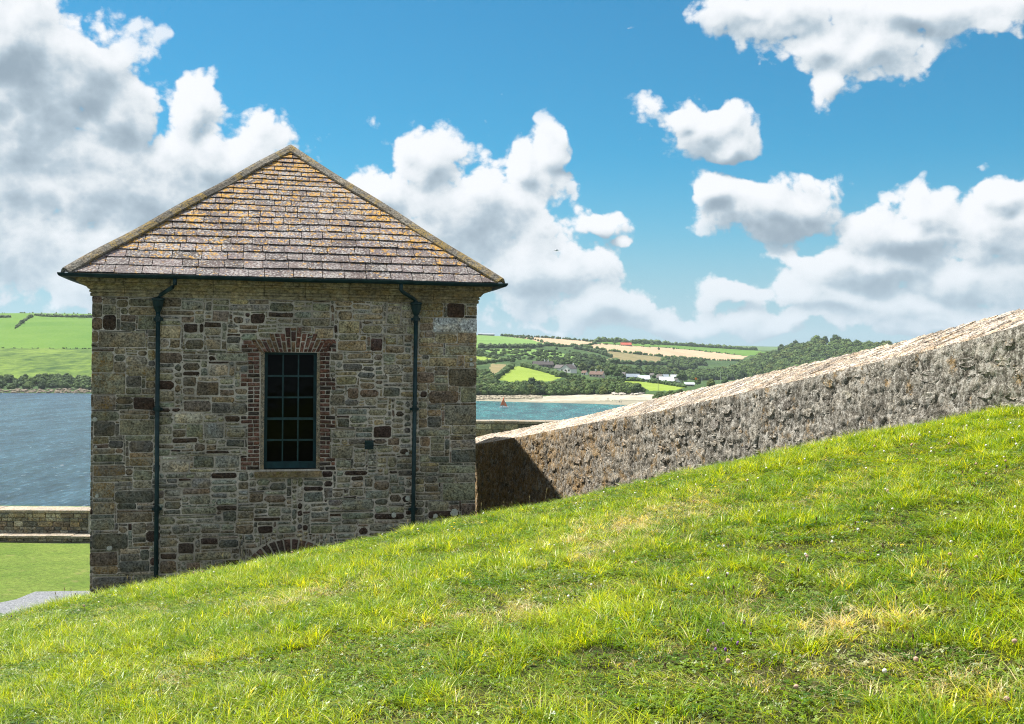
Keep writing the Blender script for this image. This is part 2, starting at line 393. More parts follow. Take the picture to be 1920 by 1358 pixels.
# ---- stones: packing on a grid
CU, CZ = .034, .0255
Z0 = EYE - 4.9
NU, NZ = int(round(W/CU)), int((ZT - Z0)/CZ)
occ = np.zeros((NZ, NU), bool)
def crest_y(px): return np.interp(px, [-300, 0, 170, 290, 560, 780, 1065, 1300, 1500, 1700, 1920, 2300], [1205, 1147, 1110, 1091, 1036, 990, 939, 885, 845, 806, 770, 700])
uu = (np.arange(NU)+.5)*CU
for i in range(NU):          # nothing below the bank
    P = fp(uu[i], EYE-3); px = to_px(P)[0]; zlow = fac(px, crest_y(px)+100)[1]
    k = int((zlow - Z0)/CZ)
    if k > 0: occ[:k, i] = True
def block(u0, u1, z0, z1):
    i0, i1 = int(round(u0/CU)), int(round(u1/CU)); j0, j1 = int(round((z0-Z0)/CZ)), int(round((z1-Z0)/CZ))
    occ[max(j0,0):j1, max(i0,0):i1] = True
def blockpx(x0, y0, x1, y1):
    a = fac(x0, y1); b = fac(x1, y0); block(a[0], b[0], a[1], b[1])
blockpx(463, 660, 620, 884)
for y0, y1 in ((699, 727), (778, 798), (860, 882)): blockpx(450, y0, 470, y1)
for y0, y1 in ((706, 730), (779, 803), (859, 883)): blockpx(610, y0, 630, y1)
blockpx(476, 884, 603, 897); blockpx(484, 636, 608, 662); blockpx(452, 638, 486, 660); blockpx(606, 636, 632, 660)
blockpx(511, 625, 578, 640); blockpx(529, 613, 557, 628)
# relieving arch over the opening below
ARC = []
ax, ay = 546, 1092
for k in range(17):
    th = R_(196 + k*(148/16.)); ARC.append(th)
arch_bricks_px = []
for k, th in enumerate(ARC):
    r0, r1 = 54, 82
    arch_bricks_px.append((ax + math.cos(th)*r0*1.15, ay + math.sin(th)*r0, ax + math.cos(th)*r1*1.15, ay + math.sin(th)*r1))
for i in range(NU):
    for j in range(0, min(NZ, 90)):
        P = fp((i+.5)*CU, Z0+(j+.5)*CZ); x, y = to_px(P); q = math.hypot((x-ax)/1.15, y-ay)
        if 51 < q < 84 and y < ay: occ[j, i] = True
# palette (albedo): olive grey, blue grey, brown, dark brown, ochre, pale
PAL = {'g': (.205, .198, .150), 'b': (.185, .192, .165), 'o': (.245, .210, .14), 'n': (.150, .126, .096), 'd': (.052, .038, .030),
       'p': (.28, .265, .205), 's': (.115, .117, .10), 'c': (.20, .185, .14), 'w': (.38, .41, .41)}
FIX = """193,590,219,619,d 225,605,254,619,s 258,591,293,619,g 185,624,275,651,g 344,607,373,624,d 398,585,430,605,n 468,588,496,608,d 436,591,459,606,n
345,635,383,656,n 317,635,341,654,o 386,635,416,656,g 451,617,508,636,g 404,661,465,677,g 391,683,428,706,p 415,723,462,744,b 369,717,412,743,n 272,717,291,730,n
250,745,290,768,d 319,762,340,774,d 343,751,395,775,n 397,755,432,777,s 433,756,463,777,b 423,780,451,791,d 175,742,215,769,c 429,571,505,583,b 340,565,381,581,b
347,795,380,822,g 382,793,422,822,b 426,805,462,821,g 222,788,291,816,g 364,854,401,878,s 402,854,449,878,b 385,844,430,851,d 467,922,496,944,n 356,927,396,946,b
417,959,445,980,s 307,956,340,967,s 475,970,525,979,d 482,984,512,1001,d 441,983,476,1001,n 519,983,557,1001,b 408,1009,449,1029,s 376,993,411,1001,n 366,1033,434,1050,g
435,1036,478,1048,n 352,1052,376,1071,n 247,1016,287,1026,c 173,1061,221,1077,c 226,1050,282,1074,s 298,1050,332,1077,n
632,600,673,626,o 678,610,720,626,o 587,616,628,635,o 502,600,590,613,b 693,635,718,659,d 634,638,689,658,o 649,662,698,674,o 622,728,645,748,n 649,728,672,747,n 673,730,712,746,n
620,761,663,781,b 689,765,727,781,g 632,784,657,801,s 701,799,735,820,d 621,805,667,821,p 620,836,661,860,g 631,862,660,878,b 663,866,686,878,b 423,822,460,838,s
502,585,550,596,d 552,585,584,597,b 838,570,872,597,d 813,598,893,623,w 787,583,833,595,c 796,620,812,634,n 814,627,857,643,o 786,651,830,665,c 833,649,893,667,c 805,671,857,689,o
842,692,893,724,n 805,733,859,755,n 863,727,893,755,g 833,760,893,798,g 787,733,800,746,d 781,699,814,719,n 755,701,774,719,g 718,684,750,702,g 717,726,752,746,s 726,613,761,626,c
726,588,751,610,g 721,632,744,646,c 721,648,757,663,o 740,771,757,783,d 846,843,891,867,s 844,824,891,840,b 805,854,843,869,s 824,873,890,889,g 787,875,822,886,g 830,905,891,940,g
865,943,891,970,n 803,956,862,972,d 752,929,770,942,d 701,962,760,976,d 750,840,768,854,d 799,780,827,802,s 785,805,842,819,g 567,921,605,942,s 631,905,659,917,b 681,898,700,916,s
733,911,760,926,b 795,911,824,924,n 583,986,624,1000,g 780,927,826,939,g 173,660,215,700,c 175,790,218,820,s 173,905,215,935,c 216,920,290,945,s 173,940,214,965,c 218,960,286,980,n
173,1000,240,1030,s 176,850,232,868,g 240,858,285,875,c 173,872,235,895,c 173,700,236,738,c 236,688,290,704,c 690,665,735,673,c 660,590,720,600,o 173,1080,250,1105,s"""
rects = []
for tok in FIX.split():
    x0, y0, x1, y1, c = tok.split(',')
    a = fac(float(x0), float(y1)); b = fac(float(x1), float(y0))
    i0, i1 = max(0, int(round(a[0]/CU))), min(NU, int(round(b[0]/CU))); j0, j1 = max(0, int(round((a[1]-Z0)/CZ))), min(NZ, int(round((b[1]-Z0)/CZ)))
    if i1-i0 < 2 or j1-j0 < 2 or occ[j0:j1, i0:i1].any(): continue
    occ[j0:j1, i0:i1] = True; rects.append((i0, j0, i1, j1, c))
def zone(i): return i*CU < 1.22 or i*CU > 5.85
def place(i0, j0, w, h):
    if i0+w > NU or j0+h > NZ or occ[j0:j0+h, i0:i0+w].any(): return False
    occ[j0:j0+h, i0:i0+w] = True; rects.append((i0, j0, i0+w, j0+h, None)); return True
for t in range(150):         # big stones strewn about
    w, h = random.choice([(12, 7), (10, 8), (14, 5), (9, 7), (16, 6), (11, 5), (8, 8), (13, 4)]); 
    if random.random() < .5: w, h = int(w*.7), int(h*.8)
    i, j = random.randrange(NU), random.randrange(NZ)
    if zone(i): w, h = int(w*1.5), int(h*1.2)
    place(i, j, w, h)
for i_end in (0, 1):         # quoins stepping up both corners
    j = 0
    while j < NZ-3:
        h = random.randint(7, 11); w = random.choice([9, 14, 18, 22])
        i0 = 0 if i_end == 0 else NU-w
        while w > 3 and not place(i0, j, w, h):
            w -= 2; i0 = 0 if i_end == 0 else NU-w
        j += h
for j in range(NZ):
    i = 0
    while i < NU:
        if occ[j, i]: i += 1; continue
        big = zone(i)
        h = random.choices([2, 3, 4, 5, 6, 7, 8], [9, 16, 20, 18, 14, 8, 5])[0] + (1 if big else 0)
        w = int(h*random.uniform(1.2, 3.4)) + random.randint(0, 4)
        if random.random() < .12: w = int(w*1.6); h = max(2, h-2)
        free = 1
        while i+free < NU and not occ[j, i+free] and free < w+3: free += 1
        w2 = min(w, free)
        if 0 < free - w2 < 3: w2 = free
        while h > 1 and (j+h > NZ or occ[j:j+h, i:i+w2].any()): h -= 1
        # do not leave a one-cell gap above
        if j+h < NZ and j+h+1 <= NZ and j+h+1 < NZ and occ[j+h+1, i:i+w2].all() and not occ[j+h, i:i+w2].any(): h += 1
        occ[j:j+h, i:i+w2] = True
        if w2 >= 2 or h >= 3: rects.append((i, j, i+w2, j+h, None))
        i += w2

def bulge_stone(corners, proud, gap, col, wob=.01, side=None, rnd=.22, inset=.018):
    """a roughly squared stone from its 4 corners (u, z), set in the facade"""
    (x0, y0), (x1, y1), (x2, y2), (x3, y3) = corners
    def P(s, t):
        return ((1-s)*(1-t)*x0 + s*(1-t)*x1 + s*t*x2 + (1-s)*t*x3, (1-s)*(1-t)*y0 + s*(1-t)*y1 + s*t*y2 + (1-s)*t*y3)
    w = math.hypot(x1-x0, y1-y0); h = math.hypot(x3-x0, y3-y0)
    gu, gz = gap/w, gap/h; c = min(.35*min(w, h), .05); ru = c*rnd*2.2/w; rz = c*rnd*2.2/h
    ring = [(gu+ru, gz), (.5, gz), (1-gu-ru, gz), (1-gu, gz+rz), (1-gu, 1-gz-rz), (1-gu-ru, 1-gz), (.5, 1-gz), (gu+ru, 1-gz), (gu, 1-gz-rz), (gu, gz+rz)]
    ring = [P(s, t) for s, t in ring]
    cx, cy = sum(p[0] for p in ring)/10, sum(p[1] for p in ring)/10
    ring = [(p[0]+random.uniform(-wob, wob), p[1]+random.uniform(-wob, wob)*.7) for p in ring]
    V = [fp(p[0], p[1], -.02) for p in ring]
    V += [fp(p[0], p[1], proud*.55) for p in ring]
    tilt_u, tilt_z = random.uniform(-.25, .25)*proud, random.uniform(-.25, .25)*proud
    for p in ring:
        dx, dy = cx-p[0], cy-p[1]; L = math.hypot(dx, dy)+1e-6; k = min(inset, L*.4)/L
        q = (p[0]+dx*k, p[1]+dy*k)
        V.append(fp(q[0], q[1], proud + tilt_u*(-dx/w*2) + tilt_z*(-dy/h*2) + random.uniform(-.2, .2)*proud))
    V.append(fp(cx, cy, proud*1.1))
    Fs = []
    for k in range(2):
        for i in range(10): Fs.append((k*10+i, k*10+(i+1) % 10, k*10+10+(i+1) % 10, k*10+10+i))
    for i in range(10): Fs.append((20+i, 20+(i+1) % 10, 30))
    return V, Fs
info = []
for (i0, j0, i1, j1, c) in rects:
    u0, u1, z0, z1 = i0*CU, i1*CU, Z0+j0*CZ, Z0+j1*CZ
    u1 = min(u1, W); cs = [warp(u0, z0), warp(u1, z0), warp(u1, z1), warp(u0, z1)]
    if i0 == 0: cs[0] = (-.012, cs[0][1]); cs[3] = (-.012, cs[3][1])
    if i1 >= NU: cs[1] = (W+.012, cs[1][1]); cs[2] = (W+.012, cs[2][1])
    if c is None:
        x, y = to_px(fp((u0+u1)/2, (z0+z1)/2))
        k = 'gggggbbbppgnosdn' if 300 < x < 780 else 'ggsnngogssg'
        if x > 640 and y < 780: k = 'gggooopbbns' if x < 780 else 'gcoogns'
        if y > 880: k = 'gggbbbnsspd'
        c = random.choice(k)
    base = np.array(PAL[c])*random.uniform(.78, 1.25)*np.array([random.uniform(.94, 1.06) for _ in range(3)])
    x, y = to_px(fp((u0+u1)/2, (z0+z1)/2))
    lich = {'c': .5, 'o': .25}.get(c, 0) + (.16 if x < 290 else 0) + (.18 if x > 785 and y < 760 else 0) + (random.random()*.2)
    if c == 'd' or c == 'w': lich = 0
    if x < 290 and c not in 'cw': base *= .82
    area = (u1-u0)*(z1-z0)
    tight = zone((i0+i1)//2)
    gap = min(.0145 if not tight else .007, .22*min(u1-u0, z1-z0)) * random.uniform(.6, 1.15)
    V, Fs = bulge_stone(cs, random.uniform(.014, .026) if not tight else random.uniform(.014, .020), gap, base, wob=.011 if not tight else .004, rnd=random.uniform(.08, .42))
    info.append((area, V, Fs, tuple(base)+(lich,)))
info.sort(key=lambda t: -t[0])
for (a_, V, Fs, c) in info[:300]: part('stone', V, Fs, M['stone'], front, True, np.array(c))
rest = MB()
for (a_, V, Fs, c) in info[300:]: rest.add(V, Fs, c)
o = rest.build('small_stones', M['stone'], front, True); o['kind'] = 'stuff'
print('stones', len(info))

# ---- bricks round the window
def brick(x0, y0, x1, y1, gap=1.0):
    a = fac(x0, y1); b = fac(x1, y0)
    cs = [warp(a[0], a[1]), warp(b[0], a[1]), warp(b[0], b[1]), warp(a[0], b[1])]
    c = np.array(random.choice([(.115, .066, .052), (.098, .056, .045), (.135, .078, .06), (.08, .05, .042), (.05, .042, .037), (.15, .078, .06)]))*random.uniform(.8, 1.15)
    V, Fs = bulge_stone(cs, random.uniform(.014, .026), .0085*gap, c, wob=.0035, rnd=.1, inset=.008)
    return part('brick', V, Fs, M['brick'], front, True, np.array(tuple(c)+(0.,)))
pitch = (882-661)/28.
for k in range(28):
    y0 = 661+k*pitch; y1 = y0+pitch
    wl = 451 if any(a <= (y0+y1)/2 <= b for a, b in ((699, 727), (778, 798), (860, 882))) else 464.5
    wr = 629.5 if any(a <= (y0+y1)/2 <= b for a, b in ((706, 730), (779, 803), (859, 883))) else 619
    def course(xa, xb, flip):
        L = xb-xa
        if L > 30: cuts = [xa, xa+22.5, xb] if flip else [xa, xa+12, xb]
        else: cuts = [xa, xb] if flip and random.random() < .75 else [xa, xa+L*.48, xb]
        for p, q in zip(cuts[:-1], cuts[1:]): brick(p, y0, q, y1)
    course(wl, 487, k % 2 == 0); 
    L = wr-599
    xs = [599, wr] if (k % 2 == 0 and L < 25) else ([599, 610, wr] if k % 2 else ([599, 621, wr] if L > 25 else [599, wr]))
    for p, q in zip(xs[:-1], xs[1:]): brick(p, y0, q, y1)
for x0, x1, side in ((453, 486, 0), (607, 631, 1)):
    for r in range(3):
        y0 = 638+r*7.4; n_ = 2
        s0 = x0 + (0 if side else (3 if r == 0 else 0)); cut = x0+(x1-x0)*(.35 if r % 2 else .62)
        brick(s0, y0, cut, y0+7.4); brick(cut, y0, x1-(4 if side == 0 and r < 1 else 0), y0+7.4)
NV = 17
def vouss(k, t0, t1):                    # a brick of the flat arch between heights t0..t1 (px above the soffit)
    def X(s, t): x = 487 + s*(613-487)/NV; return x + (x-549)*t/88.
    p = [(X(k, t0), 661-t0), (X(k+1, t0), 661-t0), (X(k+1, t1), 661-t1), (X(k, t1), 661-t1)]
    cs = [fac(*q) for q in p]
    c = np.array(random.choice([(.12, .06, .046), (.10, .052, .042), (.14, .072, .055), (.075, .043, .037), (.13, .088, .055)]))*random.uniform(.8, 1.15)
    V, Fs = bulge_stone(cs, random.uniform(.014, .026), .0085, c, wob=.0035, rnd=.1, inset=.008)
    part('brick', V, Fs, M['brick'], front, True, np.array(tuple(c)+(0.,)))
for k in range(NV):
    top = 25 if not 4 <= k <= 12 else (36 if not 7 <= k <= 9 else 47)
    cuts = [0, 8] if k % 2 else [0]
    while cuts[-1] < top-.1: cuts.append(min(top, cuts[-1] + (20 if cuts[-1] or k % 2 == 0 else 17)))
    if len(cuts) > 2 and cuts[-1]-cuts[-2] < 5: cuts.pop(-2)
    for a, b in zip(cuts[:-1], cuts[1:]): vouss(k, a, b)
for k in range(len(arch_bricks_px)-1):   # relieving arch below
    A, B_ = arch_bricks_px[k], arch_bricks_px[k+1]
    if max(A[3], B_[3]) > crest_y(A[2])+40: continue
    cs = [fac(A[0], A[1]), fac(B_[0], B_[1]), fac(B_[2], B_[3]), fac(A[2], A[3])]
    c = np.array(random.choice([(.085, .055, .043), (.07, .045, .037), (.05, .038, .032)]))
    V, Fs = bulge_stone(cs, .02, .010, c, wob=.004, rnd=.1, inset=.008)
    part('brick', V, Fs, M['brick'], front, True, np.array(tuple(c)+(0.,)))
# soot-free pieces: sill, rendered reveals
sill = MB()
a, b = fac(477, 895), fac(603, 883)
sill.box(fp(a[0], a[1], -.1), U*(b[0]-a[0]), -BK*.17, UP*(b[1]-a[1]), (.17, .14, .09, .6))
sill.build('window_sill', M['cornice'], front)
# ---- window
win = bpy.data.objects.new('window', None); COL.objects.link(win); win.parent = bld
win.location = fp((WU0+WU1)/2, WZ0) - bld.location
fr = MB(); jw = .062
CJ = (.19, .17, .13, .25)
for u0, u1 in ((WU0-.005, WU0+jw), (WU1-jw, WU1+.005)): fr.box(fp(u0, WZ0, -.16), U*(u1-u0), -BK*.168, UP*(WZ1-WZ0), CJ)
fr.build('jamb', M['render'], win)
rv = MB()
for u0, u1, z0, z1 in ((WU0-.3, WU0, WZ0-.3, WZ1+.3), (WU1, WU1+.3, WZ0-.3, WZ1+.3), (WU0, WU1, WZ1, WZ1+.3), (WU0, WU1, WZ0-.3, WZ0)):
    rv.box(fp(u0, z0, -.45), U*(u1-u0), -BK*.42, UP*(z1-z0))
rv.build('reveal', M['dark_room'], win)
G0, G1 = WU0+jw, WU1-jw; H0, H1 = WZ0+.01, WZ1-.003
fs = MB(); fw = .055
for (u0, u1, z0, z1) in ((G0, G0+fw, H0, H1), (G1-fw, G1, H0, H1), (G0+fw, G1-fw, H1-.04, H1), (G0+fw, G1-fw, H0, H0+.125)):
    fs.box(fp(u0, z0, -.2), U*(u1-u0), -BK*.10, UP*(z1-z0))
fs.build('frame', M['paint'], win)
pu0, pu1, pz0, pz1 = G0+fw, G1-fw, H0+.125, H1-.04
bw = .024
for k in (1, 2):
    u = pu0 + (pu1-pu0)*k/3; q = MB(); q.box(fp(u-bw/2, pz0, -.19), U*bw, -BK*.055, UP*(pz1-pz0)); q.build('glazing_bar', M['bead'], win)
for k in (1, 2, 3, 4):
    z = pz0 + (pz1-pz0)*k/5; h_ = .03 if k != 2 else .045; q = MB(); q.box(fp(pu0, z-h_/2, -.188), U*(pu1-pu0), -BK*(.05 if k != 2 else .07), UP*h_); q.build('glazing_bar', M['bead'], win)
for i in range(3):
    for j in range(5):
        u0 = pu0+(pu1-pu0)*i/3; u1 = pu0+(pu1-pu0)*(i+1)/3; z0 = pz0+(pz1-pz0)*j/5; z1 = pz0+(pz1-pz0)*(j+1)/5
        q = MB(); q.box(fp(u0, z0, -.17+random.uniform(-.001, .001)), U*(u1-u0), -BK*.004+UP*0, UP*(z1-z0)); q.build('pane', M['glass'], win)
# ---- vent plate
vt = fac(692, 834); q = MB(); s_ = .082
q.box(fp(vt[0]-s_, vt[1]-s_, -.01), U*s_*2, -BK*.045, UP*s_*2)
for k in range(5): q.box(fp(vt[0]-s_*.8, vt[1]-s_*.75+k*.028, .035), U*s_*1.6, -BK*.008, UP*.014)
q.build('vent_plate', M['iron'], bld)

# ---- cornice: a moulded profile (out, z) carried round front, left and right
HC = ZE - ZT
prof = [(0, -.02), (.035, -.02), (.035, .03), (.02, .034), (.02, .045), (.05, .05), (.05, .085), (.036, .09), (.036, .10), (.07, .105), (.085, .13), (.12, .165), (.19, .19), (.205, .195), (.205, .215), (.19, .22), (.25, .225), (.25, .31), (.235, .315), (.27, .325), (.30, .345), (.345, .37), (.38, HC-.045), (.38, HC-.02), (0, HC-.02)]
prof = [(o_*.98, z_) for o_, z_ in prof]
cuts = [0, .55, 1.35, 2.1, 3.0, 3.75, 4.55, 5.3, 6.15, W]
def run(P0, D, N, cutsL, miter0=True, miter1=True):
    L = cutsL[-1]
    for a, b in zip(cutsL[:-1], cutsL[1:]):
        V = []; ga = 0 if a == 0 else .004; gb = 0 if b == L else .004
        jit = random.uniform(-.004, .004)
        for (o_, z_) in prof: V.append(P0 + D*(a + ga - (o_ if (a == 0 and miter0) else 0)) + N*(o_+jit*(o_ > 0)) + UP*(ZT+z_))
        for (o_, z_) in prof: V.append(P0 + D*(b - gb + (o_ if (b == L and miter1) else 0)) + N*(o_+jit*(o_ > 0)) + UP*(ZT+z_))
        n_ = len(prof); Fs = [(i, (i+1) % n_, n_+(i+1) % n_, n_+i) for i in range(n_)] + [tuple(range(n_))[::-1], tuple(range(n_, 2*n_))]
        c = np.array((.22, .195, .125))*random.uniform(.75, 1.25)
        part('cornice_stone', V, Fs, M['cornice'], bld, False, np.array(tuple(c)+(.35,)))
run(PL.copy(), U, -BK, cuts)
run(PR.copy(), BK, U, [0, 1, 2.1, 3.2, 4.5, 6, 7.5, DP], True, True)
run(PL + BK*DP, -BK, -U, [0, 1, 2.1, 3.2, 4.5, 6, 7.5, DP], True, True)

# ---- roof
OV = .40
A0 = PL - U*OV - BK*OV; ZR = ZE + .015
halfw = W/2 + OV
apexz = at(540, 273, 1)                  # direction only; height solved below
AP = fp(W/2, 0, -(W/2)); AP.z = EYE - lv(541, 279)[1]/F*AP.y
RISE = AP.z - ZR
ridge_end = fp(W/2, 0, -(DP - W/2)); ridge_end.z = AP.z
def corner(u, d): p = fp(u, 0, d); p.z = ZR; return p
cFL, cFR, cBR, cBL = corner(-OV, OV), corner(W+OV, OV), corner(W+OV, -(DP+OV)), corner(-OV, -(DP+OV))
rf = MB(); ins = Vector((0, 0, -.06))
rf.add([cFL+ins, cFR+ins, cBR+ins, cBL+ins, AP+ins, ridge_end+ins], [(0, 1, 4), (1, 2, 5, 4), (2, 3, 5), (3, 0, 4, 5), (3, 2, 1, 0)])
roof = rf.build('roof', plain('roof_boarding', (.08, .075, .07), .9, .1), bld)
SLN = (AP - (cFL+cFR)/2); SL = SLN.length; SD = SLN.normalized(); NR = U.cross(SD).normalized()
if NR.z < 0: NR = -NR
mid0 = (cFL+cFR)/2
nrow = 22; hs = np.linspace(.335, .205, nrow); hs *= SL*.985/hs.sum()
slates = []; t = -.03
rows = []
for r in range(nrow):
    rows.append((t, t+hs[r])); t += hs[r]
for r, (t0, t1) in enumerate(rows):
    hw = halfw*(1 - max(t0, 0)/SL); hw1 = halfw*(1 - t1/SL)
    x = -hw - random.random()*.25; wid = (.40, .33)[r > 6]*(1 if r < 14 else .85)
    while x < hw:
        w_ = wid*random.choice([.7, .85, 1, 1, 1.15, 1.3]); x2 = x+w_
        if x2 > hw - .12: x2 = hw + .05
        # clip to the hips
        a0, a1 = max(x, -hw), min(x2, hw)
        b0, b1 = max(x, -hw1+.01), min(x2, hw1-.01)
        if b0 > hw1: b0 = b1 = hw1
        if b1 < -hw1: b0 = b1 = -hw1
        if a1-a0 > .03:
            g_ = random.uniform(.004, .008); up = random.uniform(.0, .007); th = .009+random.uniform(0, .007)
            lo = random.uniform(-.010, .010) + .009*math.sin(x*1.7+r)
            n_ = 4
            bot = [(a0+g_+(a1-a0-2*g_)*i/(n_-1), t0+lo+random.uniform(-.005, .005)+(.006 if i in (0, n_-1) else 0)) for i in range(n_)]
            sag = .02*math.sin(x*.9+1)*math.sin(t0*1.3)
            top = [(max(b0, min(b1, q[0])), t1+.03) for q in bot]
            V = []
            for (p, q_) in bot: V.append(mid0 + U*p + SD*q_ + NR*(.012+up+sag))
            for (p, q_) in bot: V.append(mid0 + U*p + SD*q_ + NR*(.012+up+th+sag))
            for (p, q_) in top: V.append(mid0 + U*p + SD*q_ + NR*(.004+sag))
            Fs = []
            for i in range(n_-1): Fs += [(i, i+1, n_+i+1, n_+i), (n_+i, n_+i+1, 2*n_+i+1, 2*n_+i)]
            Fs += [(0, n_, 2*n_), (n_-1, 3*n_-1, 2*n_-1)]
            c = np.array((.125, .100, .098))*random.uniform(.65, 1.35)*np.array([random.uniform(.96, 1.05), 1, random.uniform(.95, 1.05)])
            xm = (a0+a1)/2; edge = 1 - (hw-abs(xm))/1.2
            al = .50 + .16*(t0/SL) + max(0, edge)*.22 + random.uniform(-.14, .14)
            if r < 3: al *= .6 if random.random() < .6 else .9
            if r < 2: al = min(al, .35)
            slates.append(((a1-a0)*(t1-t0), V, Fs, tuple(c)+(min(1, max(0, al)),)))
        x = x2
slates.sort(key=lambda s: -s[0]); print('slates', len(slates))
for (a_, V, Fs, c) in slates[:300]: part('slate', V, Fs, M['slate'], roof, False, np.array(c))
if len(slates) > 300:
    rest = MB()
    for (a_, V, Fs, c) in slates[300:]: rest.add(V, Fs, c)
    o = rest.build('small_slates', M['slate'], roof); o['kind'] = 'stuff'
# the other three slopes, in plain slating
def mat_farslate():
    m, g, b = new_mat('far_slate', .85, .2); P = OBJ(g)
    br = g.n('ShaderNodeTexBrick'); br.inputs['Scale'].default_value = 3; g.put(br.inputs['Vector'], P)
    for i, c in ((1, (.19, .17, .16, 1)), (2, (.12, .11, .105, 1)), (3, (.03, .03, .03, 1))): br.inputs[i].default_value = c
    c = g.mix(g.sm(g.noise(P, 9, 5, .7), .58, .66), br.outputs[0], (.5, .3, .06))
    g.put(b.inputs[0], c); return m
q = MB(); lift = Vector((0, 0, .03))
q.add([cFR+lift, cBR+lift, ridge_end+lift, AP+lift, cBL+lift, cFL+lift], [(0, 1, 2, 3), (1, 4, 2), (4, 5, 3, 2)])
q.build('rear_slating', mat_farslate(), roof)
def hip(A, B, n, lifts):
    A = Vector(A); B = Vector(B); D = (B-A); L = D.length; D.normalize()
    side = D.cross(UP).normalized(); up = side.cross(D).normalized()
    if up.z < 0: up = -up
    cutsL = [0]
    for i in range(n): cutsL.append(cutsL[-1] + random.uniform(.85, 1.15))
    cutsL = [c*L/cutsL[-1] for c in cutsL]
    for k in range(n):
        a, b = cutsL[k]+.003, cutsL[k+1]+.012
        V = []
        sag = lifts(cutsL[k]/L); sag2 = lifts(cutsL[k+1]/L)
        for t_, sg in ((a, sag), (b, sag2)):
            C = A + D*t_ + up*(sg+.07)
            wv = .13; hv = .075 + random.uniform(-.004, .004); th = .035
            for (s_, h_) in ((-wv, -hv), (-wv*.45, -hv*.2), (0, .012), (wv*.45, -hv*.2), (wv, -hv), (wv, -hv-th), (0, -th-.02), (-wv, -hv-th)):
                V.append(C + side*s_ + up*h_)
        Fs = [(i, (i+1) % 8, 8+(i+1) % 8, 8+i) for i in range(8)] + [tuple(range(8))[::-1], tuple(range(8, 16))]
        c = np.array((.125, .115, .098))*random.uniform(.75, 1.2)
        part('hip_tile', V, Fs, M['hip'], roof, False, np.array(tuple(c)+(random.choice([.1, .3, .6, .75, .9]),)))
hip(cFL - SD*0 + NR*0, AP, 14, lambda t: .012*math.sin(t*17))
hip(cFR, AP, 13, lambda t: .012*math.sin(t*13+1))
hip(AP, ridge_end, 4, lambda t: 0)
q = MB()      # the slight plaster point where the hips meet
q.add([AP+Vector((0, 0, .085)), AP+(cFL-AP).normalized()*.16+Vector((0, 0, .06)), AP+(cFR-AP).normalized()*.16+Vector((0, 0, .06)), AP+BK*.16+Vector((0, 0, .05))], [(0, 1, 2), (0, 2, 3), (0, 3, 1), (1, 3, 2)])
q.build('apex_cap', M['slate'], roof, col=np.array((.25, .24, .22, .3)))

# ---- gutter with mitred ends, two rainwater pipes
def gutter(A, B, N):
    """half-round trough from A to B, N is outward"""
    A = Vector(A); B = Vector(B); q = MB(); rr = .062; pts = []
    D = (B-A).normalized()
    ths = [math.pi*k/8 for k in range(9)]
    sec = [(-math.cos(t)*rr, -math.sin(t)*rr) for t in ths] + [(math.cos(0)*(rr+.008), .010), (rr+.008, -.003)]
    sec = [(-rr, .008)] + [(-math.cos(t)*rr, -math.sin(t)*rr) for t in ths] + [(rr, .008), (rr-.01, .008)] + [(math.cos(t)*(rr-.01), -math.sin(t)*(rr-.01)) for t in ths] + [(-rr+.01, .008)]
    nseg = 12
    for k in range(nseg+1):
        C = A + (B-A)*k/nseg + UP*(-.006*math.sin(k*1.3))
        ext = 0
        for (o_, z_) in sec:
            m_ = (o_+rr) if k == nseg else (-(o_+rr) if k == 0 else 0)
            q.V.append(tuple(C + N*(o_+rr) + UP*z_ + D*m_))
    n_ = len(sec)
    for k in range(nseg):
        for i in range(n_-1): q.F.append((k*n_+i, k*n_+i+1, (k+1)*n_+i+1, (k+1)*n_+i))
    return q
gz = ZE - .012
gl = fp(-.385, gz, .385); gr_ = fp(W+.385, gz, .385)
gp = gutter(gl, gr_, -BK); gut = gp.build('gutter', M['iron'], bld, True)
gutter(gr_, fp(W+.385, gz, -DP), U).build('gutter', M['iron'], bld, True)
gutter(fp(-.385, gz, -DP), gl, -U).build('gutter', M['iron'], bld, True)
